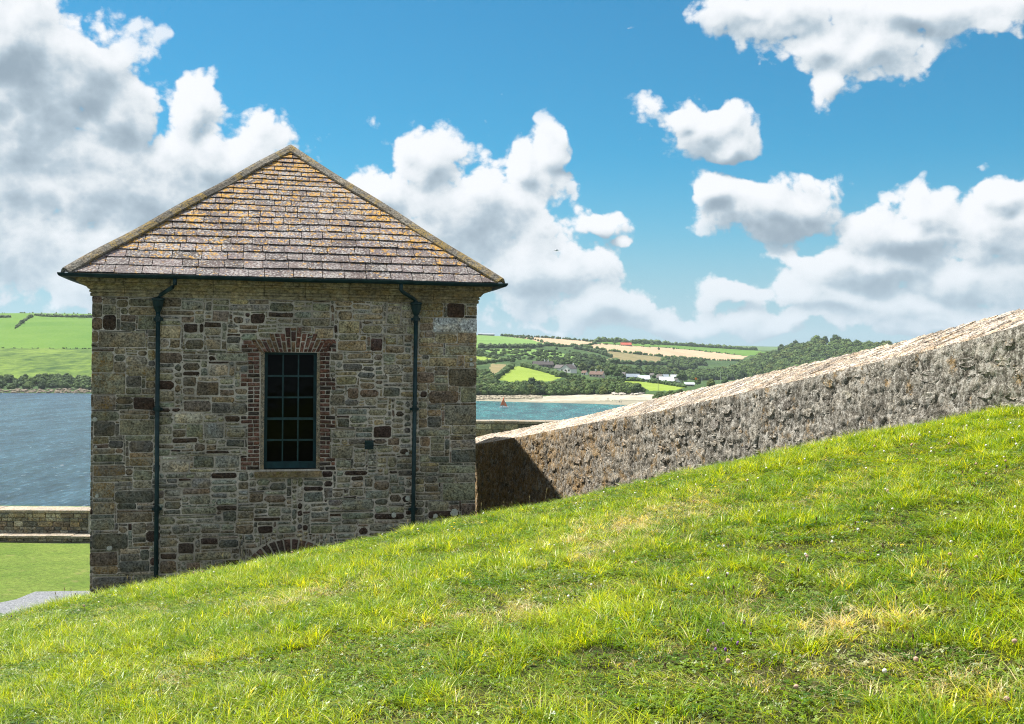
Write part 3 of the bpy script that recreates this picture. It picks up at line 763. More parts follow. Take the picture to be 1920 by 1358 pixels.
def downpipe(xtop, ytop, xelb, yelb, xb, yb):
    t_ = fac(xtop, ytop, .45); e_ = fac(xelb, yelb, .10); b_ = fac(xb, yb, .10)
    q = MB(); zb = GROUND+.1
    du = (b_[0]-e_[0])/(b_[1]-e_[1]); ub = e_[0]+du*(zb-e_[1])
    P = [fp(t_[0], gz-.05, .45), fp(t_[0], gz-.16, .45), fp(t_[0]+(e_[0]-t_[0])*.12, gz-.20, .42), fp(t_[0]+(e_[0]-t_[0])*.85, e_[1]+.07, .13), fp(e_[0], e_[1]+.02, .095), fp(e_[0], e_[1]-.08, .09)]
    q.tube(P, .036, 12); q.build('swan_neck', M['iron'], bld, True)
    q = MB(); q.tube([fp(e_[0], e_[1]-.02, .09), fp(ub, zb, .09)], .039, 14); pipe = q.build('rainwater_pipe', M['iron'], bld, True)
    q = MB()
    z = e_[1]
    q.tube([fp(e_[0], z+.02, .09), fp(e_[0], z+.0, .09), fp(e_[0], z-.03, .09), fp(e_[0], z-.04, .09), fp(e_[0], z-.14, .09), fp(e_[0], z-.24, .09)], [.08, .115, .115, .098, .085, .045], 16)
    q.build('hopper_head', M['iron'], pipe, False)
    for yy in (573+25, 767, 955):
        zc = fac(xb, yy, .1)[1]; uc = e_[0]+du*(zc-e_[1]); q = MB()
        q.tube([fp(uc, zc-.055, .09), fp(uc, zc-.05, .09), fp(uc, zc-.02, .09), fp(uc, zc-.018, .09), fp(uc, zc+.03, .09), fp(uc, zc+.032, .09), fp(uc, zc+.055, .09)], [.039, .048, .048, .055, .055, .048, .048], 14)
        q.box(fp(uc-.085, zc-.03, -.01), U*.17, -BK*.05, UP*.05)
        q.build('pipe_collar', M['iron'], pipe, False)
downpipe(328, 527, 296.5, 560, 292.5, 1085)
downpipe(752, 533, 780.5, 568, 774.5, 985)
# ragged white marks of old limewash blobs: round lichens on stones
lm = plain('white_lichen', (.42, .44, .4), .95, .1, .3, 30, .003)
for k, (x, y, r_) in enumerate(((178, 787, 5), (206, 1028, 5.5), (771, 842, 4), (763, 851, 4), (764, 935, 6), (738, 966, 6), (816, 968, 6), (852, 961, 9), (884, 684, 5), (883, 674, 4), (180, 838, 3), (182, 930, 4))):
    c_ = fac(x, y); rr = r_/103.*.9; q = MB(); nn = 14
    ring = [(math.cos(2*math.pi*i/nn)*rr*random.uniform(.75, 1.2), math.sin(2*math.pi*i/nn)*rr*random.uniform(.75, 1.15)) for i in range(nn)]
    V = [fp(c_[0]+a, c_[1]+b, .02) for a, b in ring] + [fp(c_[0]+a*.9, c_[1]+b*.9, .036) for a, b in ring] + [fp(c_[0], c_[1], .039)]
    q.add(V, [(i, (i+1) % nn, nn+(i+1) % nn, nn+i) for i in range(nn)] + [(nn+i, nn+(i+1) % nn, 2*nn) for i in range(nn)])
    q.build('lichen_patch', lm, front)
#PART2
# ================================================================ SEA AND FAR SHORES
def mat_sea():
    m, g, b = new_mat('sea_water', .16, .28); P = POS(g)
    s = g.n('ShaderNodeSeparateXYZ'); g.put(s.inputs[0], P)
    # deeper blue in the channel on the left, greener shallows off the beach
    teal = g.sm(g.m('MULTIPLY_ADD', s.outputs[1], .25, s.outputs[0]), 0, 120)
    c = g.mix(teal, (.085, .20, .31), (.045, .26, .275))
    pat = g.noise(g.mapv(P, scl=(.012, .005, 1)), 1, 4, .6); gust = g.noise(g.mapv(P, scl=(.10, .022, 1)), 1, 6, .75)  # ripple light and dark painted into the water colour by gust and chop
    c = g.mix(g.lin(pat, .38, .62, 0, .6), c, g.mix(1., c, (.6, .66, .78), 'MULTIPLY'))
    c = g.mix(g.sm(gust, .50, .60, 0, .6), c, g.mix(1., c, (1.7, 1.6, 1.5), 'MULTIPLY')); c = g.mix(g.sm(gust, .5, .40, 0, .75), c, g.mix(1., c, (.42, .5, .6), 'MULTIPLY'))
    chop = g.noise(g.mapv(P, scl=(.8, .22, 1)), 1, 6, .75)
    foam_sparkle = g.m('MULTIPLY', g.sm(chop, .60, .66), g.m('SUBTRACT', 1, teal)); c = g.mix(g.m('MULTIPLY', foam_sparkle, .5), c, (.45, .5, .53))  # white flecks: foam and sun sparkle painted into the colour
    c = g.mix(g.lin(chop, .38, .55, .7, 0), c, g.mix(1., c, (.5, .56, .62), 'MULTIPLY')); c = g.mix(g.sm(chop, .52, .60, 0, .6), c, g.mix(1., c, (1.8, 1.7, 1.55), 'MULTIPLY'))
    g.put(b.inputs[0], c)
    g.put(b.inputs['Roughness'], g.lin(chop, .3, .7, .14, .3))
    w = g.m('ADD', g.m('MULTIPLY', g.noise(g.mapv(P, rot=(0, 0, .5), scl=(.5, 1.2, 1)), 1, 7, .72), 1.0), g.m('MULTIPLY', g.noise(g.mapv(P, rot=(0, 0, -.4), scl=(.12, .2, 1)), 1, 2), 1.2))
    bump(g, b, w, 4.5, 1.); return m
q = MB(); q.add([(-9000, 40, 0), (9000, 40, 0), (9000, 14000, 0), (-9000, 14000, 0)], [(0, 1, 2, 3)])
tag(q.build('sea', mat_sea()), kind='structure')

# feature lines of the far shore: per station (x in the picture) eight (distance, y) pairs, shoreline first
ST = [
 (-1200, (0, 738), (830, 729), (880, 716), (1000, 668), (1100, 645), (1230, 618), (1400, 597), (1560, 586)),
 (-300, (0, 738), (830, 729), (880, 716), (1000, 668), (1100, 645), (1230, 618), (1400, 597), (1560, 586)),
 (0,    (0, 737), (830, 729), (880, 716), (1000, 668), (1100, 645), (1230, 618), (1400, 597), (1560, 587)),
 (170,  (0, 738), (830, 729), (880, 717), (1000, 670), (1100, 647), (1230, 620), (1400, 598), (1560, 588)),
 (500,  (0, 745), (800, 735), (850, 722), (950, 695), (1080, 672), (1300, 645), (1500, 625), (1750, 612)),
 (880,  (0, 751), (740, 742), (790, 726), (900, 700), (1050, 678), (1250, 660), (1500, 646), (2000, 628)),
 (1000, (0, 755), (745, 742), (790, 727), (890, 704), (1050, 684), (1300, 664), (1600, 649), (2100, 633)),
 (1100, (0, 757), (760, 740), (800, 728), (880, 713), (1050, 696), (1400, 672), (1700, 655), (2200, 638)),
 (1200, (0, 761), (740, 742), (790, 731), (900, 718), (1060, 708), (1450, 685), (1800, 664), (2300, 644)),
 (1300, (0, 768), (700, 748), (760, 732), (900, 723), (1200, 721), (1480, 711), (1900, 679), (2600, 650)),
 (1400, (0, 775), (690, 758), (760, 742), (900, 731), (1200, 728), (1480, 714), (1900, 690), (2600, 657)),
 (1600, (0, 785), (690, 765), (760, 750), (900, 738), (1200, 730), (1480, 716), (1900, 690), (2600, 660)),
 (2200, (0, 790), (690, 770), (760, 755), (900, 742), (1200, 733), (1480, 720), (1900, 690), (2600, 655)),
 (3400, (0, 790), (690, 770), (760, 755), (900, 742), (1200, 733), (1480, 720), (1900, 690), (2600, 655))]
class Terrain:
    def __init__(s, stations, x0, x1, step, seg, back=((500, -25), (3200, -85)), water=True):
        px = np.arange(x0, x1, step); xs = [t[0] for t in stations]; K = len(stations[0])-1
        Yk = []; bk = []
        for k in range(1, K+1):
            Yk.append(np.interp(px, xs, [t[k][0] for t in stations])); yk = np.interp(px, xs, [t[k][1] for t in stations])
            # smooth across the stations
            w = max(3, int(60/step)); ker = np.hanning(w*2+1); ker /= ker.sum()
            sm = lambda a: np.convolve(np.pad(a, w, mode='edge'), ker, 'valid')
            Yk[-1] = sm(Yk[-1]); yk = sm(yk)
            bk.append(-(px-960)*SR + yk*CR - 679*CR)
        Yk = np.array(Yk); bk = np.array(bk); a = (px-960)*CR + 0*SR
        if water: Yk[0] = EYE*F/bk[0]; 
        zk = EYE - bk/F*Yk
        if water:
            zk[0] = -.05; z0 = np.full_like(px, -3., dtype=float); Yk = np.vstack([Yk[0]-40, Yk]); zk = np.vstack([z0, zk]); K += 1
        rows_Y = []; rows_z = []
        for k in range(K-1):
            n = seg if k else 3
            for t in np.arange(n)/n:
                # Catmull-Rom in z between the feature lines
                p1, p2 = zk[k], zk[k+1]; p0 = zk[k-1] if k else p1; p3 = zk[k+2] if k+2 < K else p2
                lin = p1+(p2-p1)*t
                cat = .5*(2*p1+(p2-p0)*t+(2*p0-5*p1+4*p2-p3)*t*t+(3*p1-p0-3*p2+p3)*t**3)
                rows_Y.append(Yk[k]+(Yk[k+1]-Yk[k])*t); rows_z.append(lin*.5+cat*.5)
        rows_Y.append(Yk[K-1]); rows_z.append(zk[K-1]); s.crest = len(rows_Y)-1
        for dY, dz in back:
            for t in (.33, .66, 1.):
                pY, pz = rows_Y[s.crest], rows_z[s.crest]
                rows_Y.append(pY + dY*t); rows_z.append(pz + dz*t*(abs(dz) > 0))
        s.Y = np.array(rows_Y); s.a = a; s.px = px; s.X = s.a[None, :]/F*s.Y
        z = np.array(rows_z); wgt = np.clip(z/12, 0, 1)
        z = z + (fbm(s.X/130, s.Y/130, 2.2, 3)*5 + fbm(s.X/28, s.Y/28, 5.2, 2)*1.0)*wgt*np.where(np.arange(len(z))[:, None] > s.crest-8, .35, 1)
        s.z = z; s.b = (EYE - z)/s.Y*F; s.nc = len(px); s.nr = len(z)
        s.u, s.v = 960 + s.a[None]*CR - s.b*SR, 679 + s.a[None]*SR + s.b*CR   # where each vertex stands in the picture
    def hit(s, px, py, lo=2):
        a, b = lv(px, py); c = min(max((a - s.a[0])/(s.a[1]-s.a[0]), 0), s.nc-1.001); i = int(c); t = c-i
        col = s.b[:, i]*(1-t)+s.b[:, i+1]*t
        for j in range(lo, s.nr-1):
            if col[j+1] <= b <= col[j] or (col[j+1] < b and j == lo):
                w = (col[j]-b)/max(col[j]-col[j+1], 1e-6); w = min(max(w, 0), 1)
                Y = (s.Y[j, i]*(1-w)+s.Y[j+1, i]*w); z = (s.z[j, i]*(1-t)+s.z[j, i+1]*t)*(1-w)+(s.z[j+1, i]*(1-t)+s.z[j+1, i+1]*t)*w
                return Vector((a/F*Y, Y, z))
        j = s.crest; return Vector((a/F*s.Y[j, i], s.Y[j, i], s.z[j, i]))
def inside(poly, x, y):
    r = np.zeros(np.shape(x), bool); n = len(poly); j = n-1
    for i in range(n):
        xi, yi = poly[i]; xj, yj = poly[j]
        with np.errstate(divide='ignore', invalid='ignore'):
            r ^= ((yi > y) != (yj > y)) & (x < (xj-xi)*(y-yi)/(yj-yi+1e-12)+xi)
        j = i
    return r
T1 = Terrain(ST, -900, 3000, 2.5, 22)
def field_mat(name, c1, c2, sc=.02, rows=None, rough=.95, sc2=.3):
    m, g, b = new_mat(name, rough, .1); P = POS(g)
    n = g.m('ADD', g.m('MULTIPLY', g.noise(P, sc, 5, .6), .6), g.m('MULTIPLY', g.noise(P, sc2, 4, .7), .4))
    c = g.mix(g.lin(n, .36, .62), c1, c2)
    if rows:
        wv = g.n('ShaderNodeTexWave'); wv.inputs['Scale'].default_value = .09; wv.inputs['Distortion'].default_value = 2.5; wv.inputs['Detail'].default_value = 1
        g.put(wv.inputs['Vector'], g.mapv(P, rot=(0, 0, rows))); c = g.mix(g.m('MULTIPLY', wv.outputs[1], .22), c, g.mix(1., c, (.72, .72, .72), 'MULTIPLY'))
    g.put(b.inputs[0], c); bump(g, b, g.noise(P, .5, 4, .7), .6); return m
FM = {'green': field_mat('pasture_green', (.062, .142, .018), (.10, .182, .028), .012),
      'pale': field_mat('pasture_pale', (.10, .19, .045), (.15, .24, .065), .015),
      'lime': field_mat('mown_lime', (.16, .23, .03), (.22, .29, .05), .02, .9),
      'tan': field_mat('stubble_tan', (.33, .24, .155), (.44, .32, .21), .02, 1.35),
      'rough': field_mat('rough_brown', (.13, .125, .055), (.24, .19, .10), .03),
      'scrub': field_mat('scrub_mottled', (.03, .068, .016), (.13, .195, .035), .03, None, .95, .12),
      'land': field_mat('hill_cover', (.024, .052, .018), (.062, .105, .032), .02),
      'sand': field_mat('beach_sand', (.24, .215, .165), (.42, .385, .31), .05),
      'wet': field_mat('wet_sand', (.16, .15, .11), (.27, .25, .19), .03)}
FIELDS = [('pasture', 'green', [(-2000, 560), (0, 583), (300, 560), (600, 560), (600, 596), (200, 597.5), (55, 598), (0, 597), (-2000, 590)]),
 ('pasture', 'green', [(-2000, 590), (0, 597), (55, 598), (300, 598), (420, 610), (500, 652), (172, 654), (0, 653), (-2000, 646)]),
 ('rough_pasture', 'scrub', [(-2000, 646), (0, 653), (172, 654), (480, 655), (520, 690), (172, 716), (0, 716), (-2000, 716)]),
 ('upper_pasture', 'pale', [(700, 620), (894, 620), (935, 630), (1002, 638), (1029, 647), (998, 652.5), (894, 652.5), (700, 655)]),
 ('stubble_field', 'tan', [(937, 620), (1002, 631), (1117, 641.5), (1117, 645), (1090, 649), (1048, 650), (1031, 648), (998, 637), (945, 630)]),
 ('stubble_field', 'tan', [(1094, 650.5), (1125, 645), (1262, 653.5), (1403, 668), (1387, 677), (1317, 675), (1234, 668), (1142, 658)]),
 ('ridge_pasture', 'green', [(1125, 636), (1184, 641), (1300, 648), (1415, 657), (1440, 662), (1403, 667), (1262, 652.5), (1128, 644)]),
 ('rough_grazing', 'rough', [(1077, 654), (1142, 659), (1239, 670), (1252, 684), (1221, 685), (1138, 680), (1138, 674), (1147, 671), (1121, 662)]),
 ('hay_meadow', 'lime', [(800, 662), (894, 667), (950, 675.5), (894, 684), (800, 690)]),
 ('hay_meadow', 'lime', [(931, 711.5), (961, 687.5), (981, 687.5), (1055, 707), (1033, 715), (1002, 718), (967, 718)]),
 ('shore_meadow', 'lime', [(1135, 713), (1197, 715), (1287, 727), (1256, 733), (1219, 733), (1208, 726)]),
 ('hill_clearing', 'pale', [(894, 655), (1000, 655), (1040, 660), (1075, 668), (1100, 680), (1060, 676), (1000, 668), (930, 664)]),
 ('hill_clearing', 'rough', [(921, 682), (945, 683), (961, 688), (955, 695), (931, 706), (918, 694)]),
 ('beach', 'sand', [(985, 752), (1010, 745), (1050, 740), (1100, 738.5), (1400, 741), (1400, 753), (1160, 750), (1100, 752), (1010, 753)]),
 ('wet_beach', 'wet', [(870, 757), (870, 741), (1010, 743), (985, 752), (1010, 752), (1100, 751), (1200, 750), (1330, 748), (1330, 780), (870, 775)])]
def build_terrain(T, fields, base_mat, base_name):
    nc = T.nc; Fq = grid_faces(T.nr, nc); V = np.stack([T.X, T.Y, T.z], -1).reshape(-1, 3)
    fu = T.u.ravel()[Fq].mean(1); fv = T.v.ravel()[Fq].mean(1)
    row = Fq[:, 0]//nc
    lab = np.full(len(Fq), -1)
    jx = (vn(fu/6, fv/3)-.5)*3; jy = (vn(fu/7+50, fv/3)-.5)*1.6
    for k, (n, m, poly) in enumerate(fields):
        ok = inside(poly, fu+jx, fv+jy) & (lab < 0) & (row < T.crest+2); lab[ok] = k
    for k in range(-1, len(fields)):
        sel = Fq[lab == k]
        if not len(sel): continue
        used, inv = np.unique(sel, return_inverse=True)
        n = base_name if k < 0 else fields[k][0]; m = base_mat if k < 0 else FM[fields[k][1]]
        me = bpy.data.meshes.new(n); vv = V[used]; ff = inv.reshape(-1, 4)
        me.vertices.add(len(vv)); me.vertices.foreach_set('co', vv.ravel())
        me.loops.add(ff.size); me.loops.foreach_set('vertex_index', ff.ravel().astype(np.int32))
        me.polygons.add(len(ff)); me.polygons.foreach_set('loop_start', np.arange(0, ff.size, 4, dtype=np.int32)); me.polygons.foreach_set('loop_total', np.full(len(ff), 4, dtype=np.int32))
        me.materials.append(m); me.update(calc_edges=True); me.validate()
        o = bpy.data.objects.new(n, me); COL.objects.link(o); tag(o, kind='structure')
build_terrain(T1, FIELDS, FM['land'], 'hills')
# the wooded hill beyond the inlet, and a farther ridge
ST2 = [(1150, (1500, 722), (1600, 718), (1700, 716), (1900, 714)), (1239, (1490, 717), (1600, 712), (1700, 707), (1900, 700)),
  (1300, (1490, 715), (1600, 706), (1700, 700), (1900, 692)), (1367, (1490, 716), (1600, 707), (1700, 699), (1900, 690)), (1400, (1490, 716), (1600, 706), (1700, 696), (1950, 681)),
  (1434, (1490, 717), (1600, 702), (1700, 688), (1950, 672)), (1481, (1490, 717), (1600, 696), (1700, 678), (1950, 658)), (1525, (1490, 717), (1600, 694), (1700, 674), (1950, 648)),
  (1567, (1490, 717), (1600, 692), (1700, 670), (1950, 645)), (1617, (1490, 717), (1600, 692), (1700, 670), (1950, 650)), (1700, (1490, 717), (1600, 692), (1700, 670), (1950, 652)),
  (2000, (1490, 717), (1600, 692), (1700, 670), (1950, 648)), (3000, (1490, 717), (1600, 700), (1700, 680), (1950, 655))]
T2 = Terrain(ST2, 1150, 2900, 4, 14, back=((600, -8),), water=False)
build_terrain(T2, [], FM['land'], 'wooded_hill')
ST3 = [(1150, (3300, 672), (3900, 662), (4600, 655)), (1300, (3300, 670), (3900, 660), (4600, 650)), (1380, (3300, 670), (3900, 656), (4600, 648)), (1440, (3300, 670), (3900, 656), (4600, 650)), (1600, (3300, 670), (3900, 660), (4600, 652)), (2600, (3300, 672), (3900, 662), (4600, 655))]
T3 = Terrain(ST3, 1150, 2600, 5, 12, back=((900, -60),), water=False)
build_terrain(T3, [], field_mat('distant_fields', (.04, .075, .03), (.10, .17, .05), .006, None, .95, .03), 'distant_ridge')

# ---------------------------------------------------------------- trees
def leaf_mat(name, c1, c2):
    m, g, b = new_mat(name, .75, .2); P = POS(g)
    n = g.m('ADD', g.m('MULTIPLY', g.noise(P, .22, 3), .55), g.m('MULTIPLY', g.noise(P, 1.3, 4, .7), .45))
    rnd = g.n('ShaderNodeObjectInfo').outputs['Random']
    c = g.mix(g.lin(g.m('ADD', n, g.m('MULTIPLY', g.m('SUBTRACT', rnd, .5), .22)), .36, .62), c1, c2)
    g.put(b.inputs[0], c); bump(g, b, g.noise(P, 1.6, 3, .7), .6); return m
LM = [leaf_mat('foliage_dark', (.022, .048, .014), (.06, .105, .026)), leaf_mat('foliage_mid', (.035, .072, .016), (.095, .15, .034)),
      leaf_mat('foliage_olive', (.05, .075, .016), (.115, .15, .032)), leaf_mat('foliage_blue', (.02, .045, .022), (.04, .08, .036))]
BARK = plain('bark', (.09, .07, .05), .95, .1, .4, 3)
import bmesh
def crown_mesh(name, lobes, mat, leaves=420, seed=1, sub=3):
    """unit crown: base at z=0, about 1 high and 1 wide, lumpy, with leaf clumps standing off it"""
    r = random.Random(seed); V = []; Fs = []
    for (cx, cy, cz, rad) in lobes:
        bm = bmesh.new(); bmesh.ops.create_icosphere(bm, subdivisions=sub, radius=1)
        k = len(V)
        for v in bm.verts:
            n = v.co.normalized(); d = rad*(1 + .30*mnoise.noise(n*2.6+Vector((cx*9, cy*9, seed))) + .16*mnoise.noise(n*6+Vector((seed, cz*7, 0))))
            V.append((cx+n.x*d, cy+n.y*d, cz+n.z*d*.9))
        Fs += [tuple(v.index+k for v in f.verts) for f in bm.faces]; bm.free()
    for t in range(leaves):
        cx, cy, cz, rad = r.choice(lobes); n = Vector((r.gauss(0, 1), r.gauss(0, 1), r.gauss(.25, 1))).normalized()
        p = Vector((cx, cy, cz)) + n*rad*r.uniform(.92, 1.22); s = r.uniform(.025, .06)
        a = Vector((r.gauss(0, 1), r.gauss(0, 1), r.gauss(0, 1))).normalized(); b = a.cross(n).normalized()
        k = len(V); V += [tuple(p+a*s), tuple(p+b*s), tuple(p-a*s), tuple(p-b*s+n*s*.5)]; Fs.append((k, k+1, k+2, k+3))
    zmin = min(v[2] for v in V); V = [(x, y, z-zmin*1) for x, y, z in V]; h = max(v[2] for v in V); V = [(x/h, y/h, z/h) for x, y, z in V]
    return mesh_data(name, V, Fs, mat, False)
def lobes(seed, n=6, spread=.26, r0=.26, tall=.3):
    r = random.Random(seed); L = [(0, 0, .5, .34)]
    for k in range(n):
        th = 2*math.pi*k/n + r.uniform(-.4, .4); L.append((math.cos(th)*spread, math.sin(th)*spread, .42+r.uniform(-.15, .2), r0*r.uniform(.75, 1.15)))
    L.append((r.uniform(-.1, .1), r.uniform(-.1, .1), .5+tall, .24)); return L
CROWNS = [crown_mesh('crown', lobes(s), LM[k], seed=s) for s, k in ((1, 0), (2, 1), (3, 1), (4, 2), (5, 0), (6, 3))]
BUSHES = [crown_mesh('bush', [(0, 0, .3, .3), (.25, .05, .22, .22), (-.22, .1, .25, .24), (.03, -.2, .2, .2)], LM[k], 160, s, 2) for s, k in ((11, 0), (12, 1), (13, 2))]
def trunk_mesh():
    q = MB(); q.tube([(0, 0, -.08), (.01, 0, .2), (0, .01, .5)], [.045, .035, .015], 7)
    for th in (0, 2.1, 4.2): q.tube([(0, 0, .18), (math.cos(th)*.12, math.sin(th)*.12, .4)], [.02, .008], 5)
    return mesh_data('trunk', q.V, q.F, BARK)
TRUNK = trunk_mesh()
SRC = bpy.data.collections.new('scatter_sources')       # kept out of the scene; only instanced
def gn_scatter(name, sources, pts, rots, scls, idx, label, realize=False):
    """one countless mass (a wood, a sward): sources instanced on points"""
    c = bpy.data.collections.new(name+'_sources')
    for k, me in enumerate(sources):
        o = bpy.data.objects.new('%s_%02d' % (me.name, k), me); c.objects.link(o)
    me = bpy.data.meshes.new(name); me.vertices.add(len(pts)); me.vertices.foreach_set('co', np.asarray(pts, dtype=np.float32).ravel())
    for n_, t_, d_ in (('rot', 'FLOAT_VECTOR', rots), ('scl', 'FLOAT_VECTOR', scls)):
        a = me.attributes.new(n_, t_, 'POINT'); a.data.foreach_set('vector', np.asarray(d_, dtype=np.float32).ravel())
    a = me.attributes.new('idx', 'INT', 'POINT'); a.data.foreach_set('value', np.asarray(idx, dtype=np.int32))
    me.update(); o = bpy.data.objects.new(name, me); COL.objects.link(o)
    ng = bpy.data.node_groups.new(name, 'GeometryNodeTree')
    ng.interface.new_socket('Geometry', in_out='INPUT', socket_type='NodeSocketGeometry'); ng.interface.new_socket('Geometry', in_out='OUTPUT', socket_type='NodeSocketGeometry')
    N = ng.nodes; L = ng.links; gi = N.new('NodeGroupInput'); go = N.new('NodeGroupOutput')
    iop = N.new('GeometryNodeInstanceOnPoints'); ci = N.new('GeometryNodeCollectionInfo'); ci.inputs[0].default_value = c
    ci.inputs['Separate Children'].default_value = True; ci.inputs['Reset Children'].default_value = True
    def att(nm, dt): a = N.new('GeometryNodeInputNamedAttribute'); a.data_type = dt; a.inputs[0].default_value = nm; return a.outputs[0]
    e2r = N.new('FunctionNodeEulerToRotation'); L.new(att('rot', 'FLOAT_VECTOR'), e2r.inputs[0])
    L.new(gi.outputs[0], iop.inputs['Points']); L.new(ci.outputs[0], iop.inputs['Instance']); iop.inputs['Pick Instance'].default_value = True
    L.new(att('idx', 'INT'), iop.inputs['Instance Index']); L.new(e2r.outputs[0], iop.inputs['Rotation']); L.new(att('scl', 'FLOAT_VECTOR'), iop.inputs['Scale'])
    L.new(iop.outputs[0], go.inputs[0])
    md = o.modifiers.new('scatter', 'NODES'); md.node_group = ng
    return tag(o, label, None, None, 'stuff')
def in_poly_points(poly, n):
    xs = [p[0] for p in poly]; ys = [p[1] for p in poly]; out = []
    while len(out) < n:
        x, y = random.uniform(min(xs), max(xs)), random.uniform(min(ys), max(ys))
        if inside(poly, np.array([x]), np.array([y]))[0]: out.append((x, y))
    return out
def wood(name, T, poly, n, h0, h1, kinds, label, lo=2, wide=1.15):
    P = []; S = []; Rr = []; I = []
    for (x, y) in in_poly_points(poly, n):
        p = T.hit(x, y, lo); h = random.uniform(h0, h1)
        P.append((p.x, p.y, p.z-.12*h)); w = h*random.uniform(.85, 1.25)*wide; S.append((w, w, h)); Rr.append((0, 0, random.uniform(0, 6.28))); I.append(random.choice(kinds))
    gn_scatter(name, CROWNS, P, Rr, S, I, label)
wood('shore_scrub', T1, [(-400, 728), (-400, 712), (0, 712), (60, 711), (172, 714), (300, 718), (300, 733), (172, 731), (0, 729)], 330, 4, 8, [0, 0, 5, 1], 'dark scrub and low trees along the foot of the green hill above the rocks')
wood('middle_shore_trees', T1, [(300, 733), (300, 718), (500, 722), (860, 722), (860, 741), (500, 735)], 420, 5, 9, [0, 1, 1, 5, 2], 'trees along the stretch of far shore behind the stone building')
wood('shore_woodland', T1, [(860, 719), (935, 730), (1045, 732), (1070, 725), (1130, 728), (1190, 735), (1205, 739), (1100, 739.5), (1000, 741), (860, 741)], 520, 5, 8.5, [0, 1, 1, 5, 2], 'dense belt of trees along the far shore behind the beach')
wood('hill_thicket', T1, [(860, 699), (905, 699), (925, 709), (932, 722), (860, 722)], 130, 3.5, 6, [0, 1, 1, 2], 'bushy green thicket on the slope between the two lime meadows', wide=1.3)
wood('gorse_scrub', T1, [(880, 656), (1000, 656), (1050, 655), (1080, 660), (1060, 678), (1000, 676), (955, 678), (880, 666)], 150, 2, 4.5, [0, 5, 1, 5], 'scattered dark bushes over the rough hillside below the pale pasture', wide=1.5)
wood('gorse_hillside', T1, [(1060, 672), (1078, 664), (1130, 672), (1138, 682), (1175, 690), (1165, 697), (1120, 694), (1075, 688), (1020, 682), (1010, 676)], 150, 3, 6.5, [0, 5, 1, 5], 'dark bushes on the slope above the white gabled house', wide=1.4)
wood('field_copse', T1, [(1242, 678), (1262, 676), (1318, 680), (1325, 686), (1290, 694), (1258, 692)], 75, 8, 12, [0, 0, 5, 1], 'dark copse between the stubble field and the sheds')
wood('valley_woodland', T1, [(1085, 697), (1130, 692), (1160, 690), (1235, 690), (1290, 700), (1292, 706), (1240, 704), (1170, 703), (1130, 702)], 120, 4, 7, [0, 0, 5, 1, 2], 'low valley trees behind the grey roofed sheds')
wood('inlet_woodland', T1, [(1288, 704), (1340, 700), (1415, 700), (1420, 713), (1300, 713)], 210, 9, 13, [0, 0, 5, 1], 'dark woodland on the far side of the inlet behind the moored boats')
wood('meadow_thicket', T1, [(1068, 720), (1140, 723), (1200, 733), (1215, 738), (1190, 737), (1120, 729), (1070, 726)], 90, 2.5, 4.2, [1, 0, 2], 'low green bushes on the seaward edge of the shore meadow')
wood('garden_trees', T1, [(1030, 705), (1050, 702), (1100, 706), (1100, 711), (1135, 712), (1170, 714), (1170, 718), (1110, 718), (1060, 714)], 45, 2, 3.4, [0, 1, 2, 1], 'garden shrubs below the white house and the brown roofed house')
wood('headland_thicket', T1, [(1228, 745), (1262, 741), (1300, 738), (1350, 736), (1360, 748), (1300, 756), (1228, 751)], 150, 2.5, 5, [0, 1, 1, 2], 'low green thicket on the headland above the end of the beach')
wood('hilltop_farm_trees', T1, [(1148, 642), (1200, 643), (1240, 646), (1240, 648), (1190, 646), (1148, 645)], 26, 3, 8, [0, 0, 5], 'ragged dark trees on the skyline around the red roofed barn')
wood('hill_woodland', T2, [(1340, 712), (1367, 700), (1400, 688), (1434, 675), (1475, 660), (1525, 652), (1567, 649), (1617, 653), (1760, 655), (2000, 655), (2000, 716), (1340, 716)], 1500, 13, 19, [0, 0, 1, 1, 2, 5], 'broadleaf woodland covering the hill behind the sloping wall', lo=0)
# hedges: each a line of bushes between two fields
def hedge(pts, h, gap, label, T=T1, kinds=(0, 1), miss=0.):
    me_parts = MB(); pts = [Vector(p) for p in pts]; mid = T.hit(*pts[len(pts)//2]); L = 0
    for a, b in zip(pts[:-1], pts[1:]):
        n = max(1, int((b-a).length/gap))
        for k in range(n):
            if random.random() < miss: continue
            p = a+(b-a)*(k+random.random()*.6)/n; w = T.hit(p.x, p.y+random.uniform(-.3, .3)); hh = h*random.uniform(.6, 1.4); ww = hh*random.uniform(1.2, 2.2)
            th = random.uniform(0, 6.28); src = LOWB[random.randrange(len(LOWB))]; c, s = math.cos(th)*ww, math.sin(th)*ww
            me_parts.add([(w.x + v[0]*c - v[1]*s, w.y + v[0]*s + v[1]*c, w.z + v[2]*hh*1.6 - .15*hh) for v in src[0]], src[1])
    o = part('hedge', me_parts.V, me_parts.F, LM[random.choice(kinds)]); tag(o, label, 'hedge'); return o
LOWB = []
for s in range(3):
    bm = bmesh.new(); bmesh.ops.create_icosphere(bm, subdivisions=1, radius=.5)
    LOWB.append(([(v.co.x*(1+.5*mnoise.noise(v.co*3+Vector((s*7, 0, 0)))), v.co.y, (v.co.z+.4)*(1+.6*mnoise.noise(v.co*4+Vector((0, s*5, 0))))) for v in bm.verts], [tuple(v.index for v in f.verts) for f in bm.faces])); bm.free()
hedge([(-300, 590), (0, 596), (20, 595.5)], 2.2, 2, 'dark hedge running out of the left edge near the hill top')
hedge([(66, 592), (85, 594), (120, 595), (150, 595.5), (300, 596)], 2.6, 1.6, 'dark hedge below the crest strip of the green hill')
hedge([(60, 594), (50, 600), (40, 607), (28, 617)], 2.8, 1.6, 'short diagonal hedge across the bright green hill field')
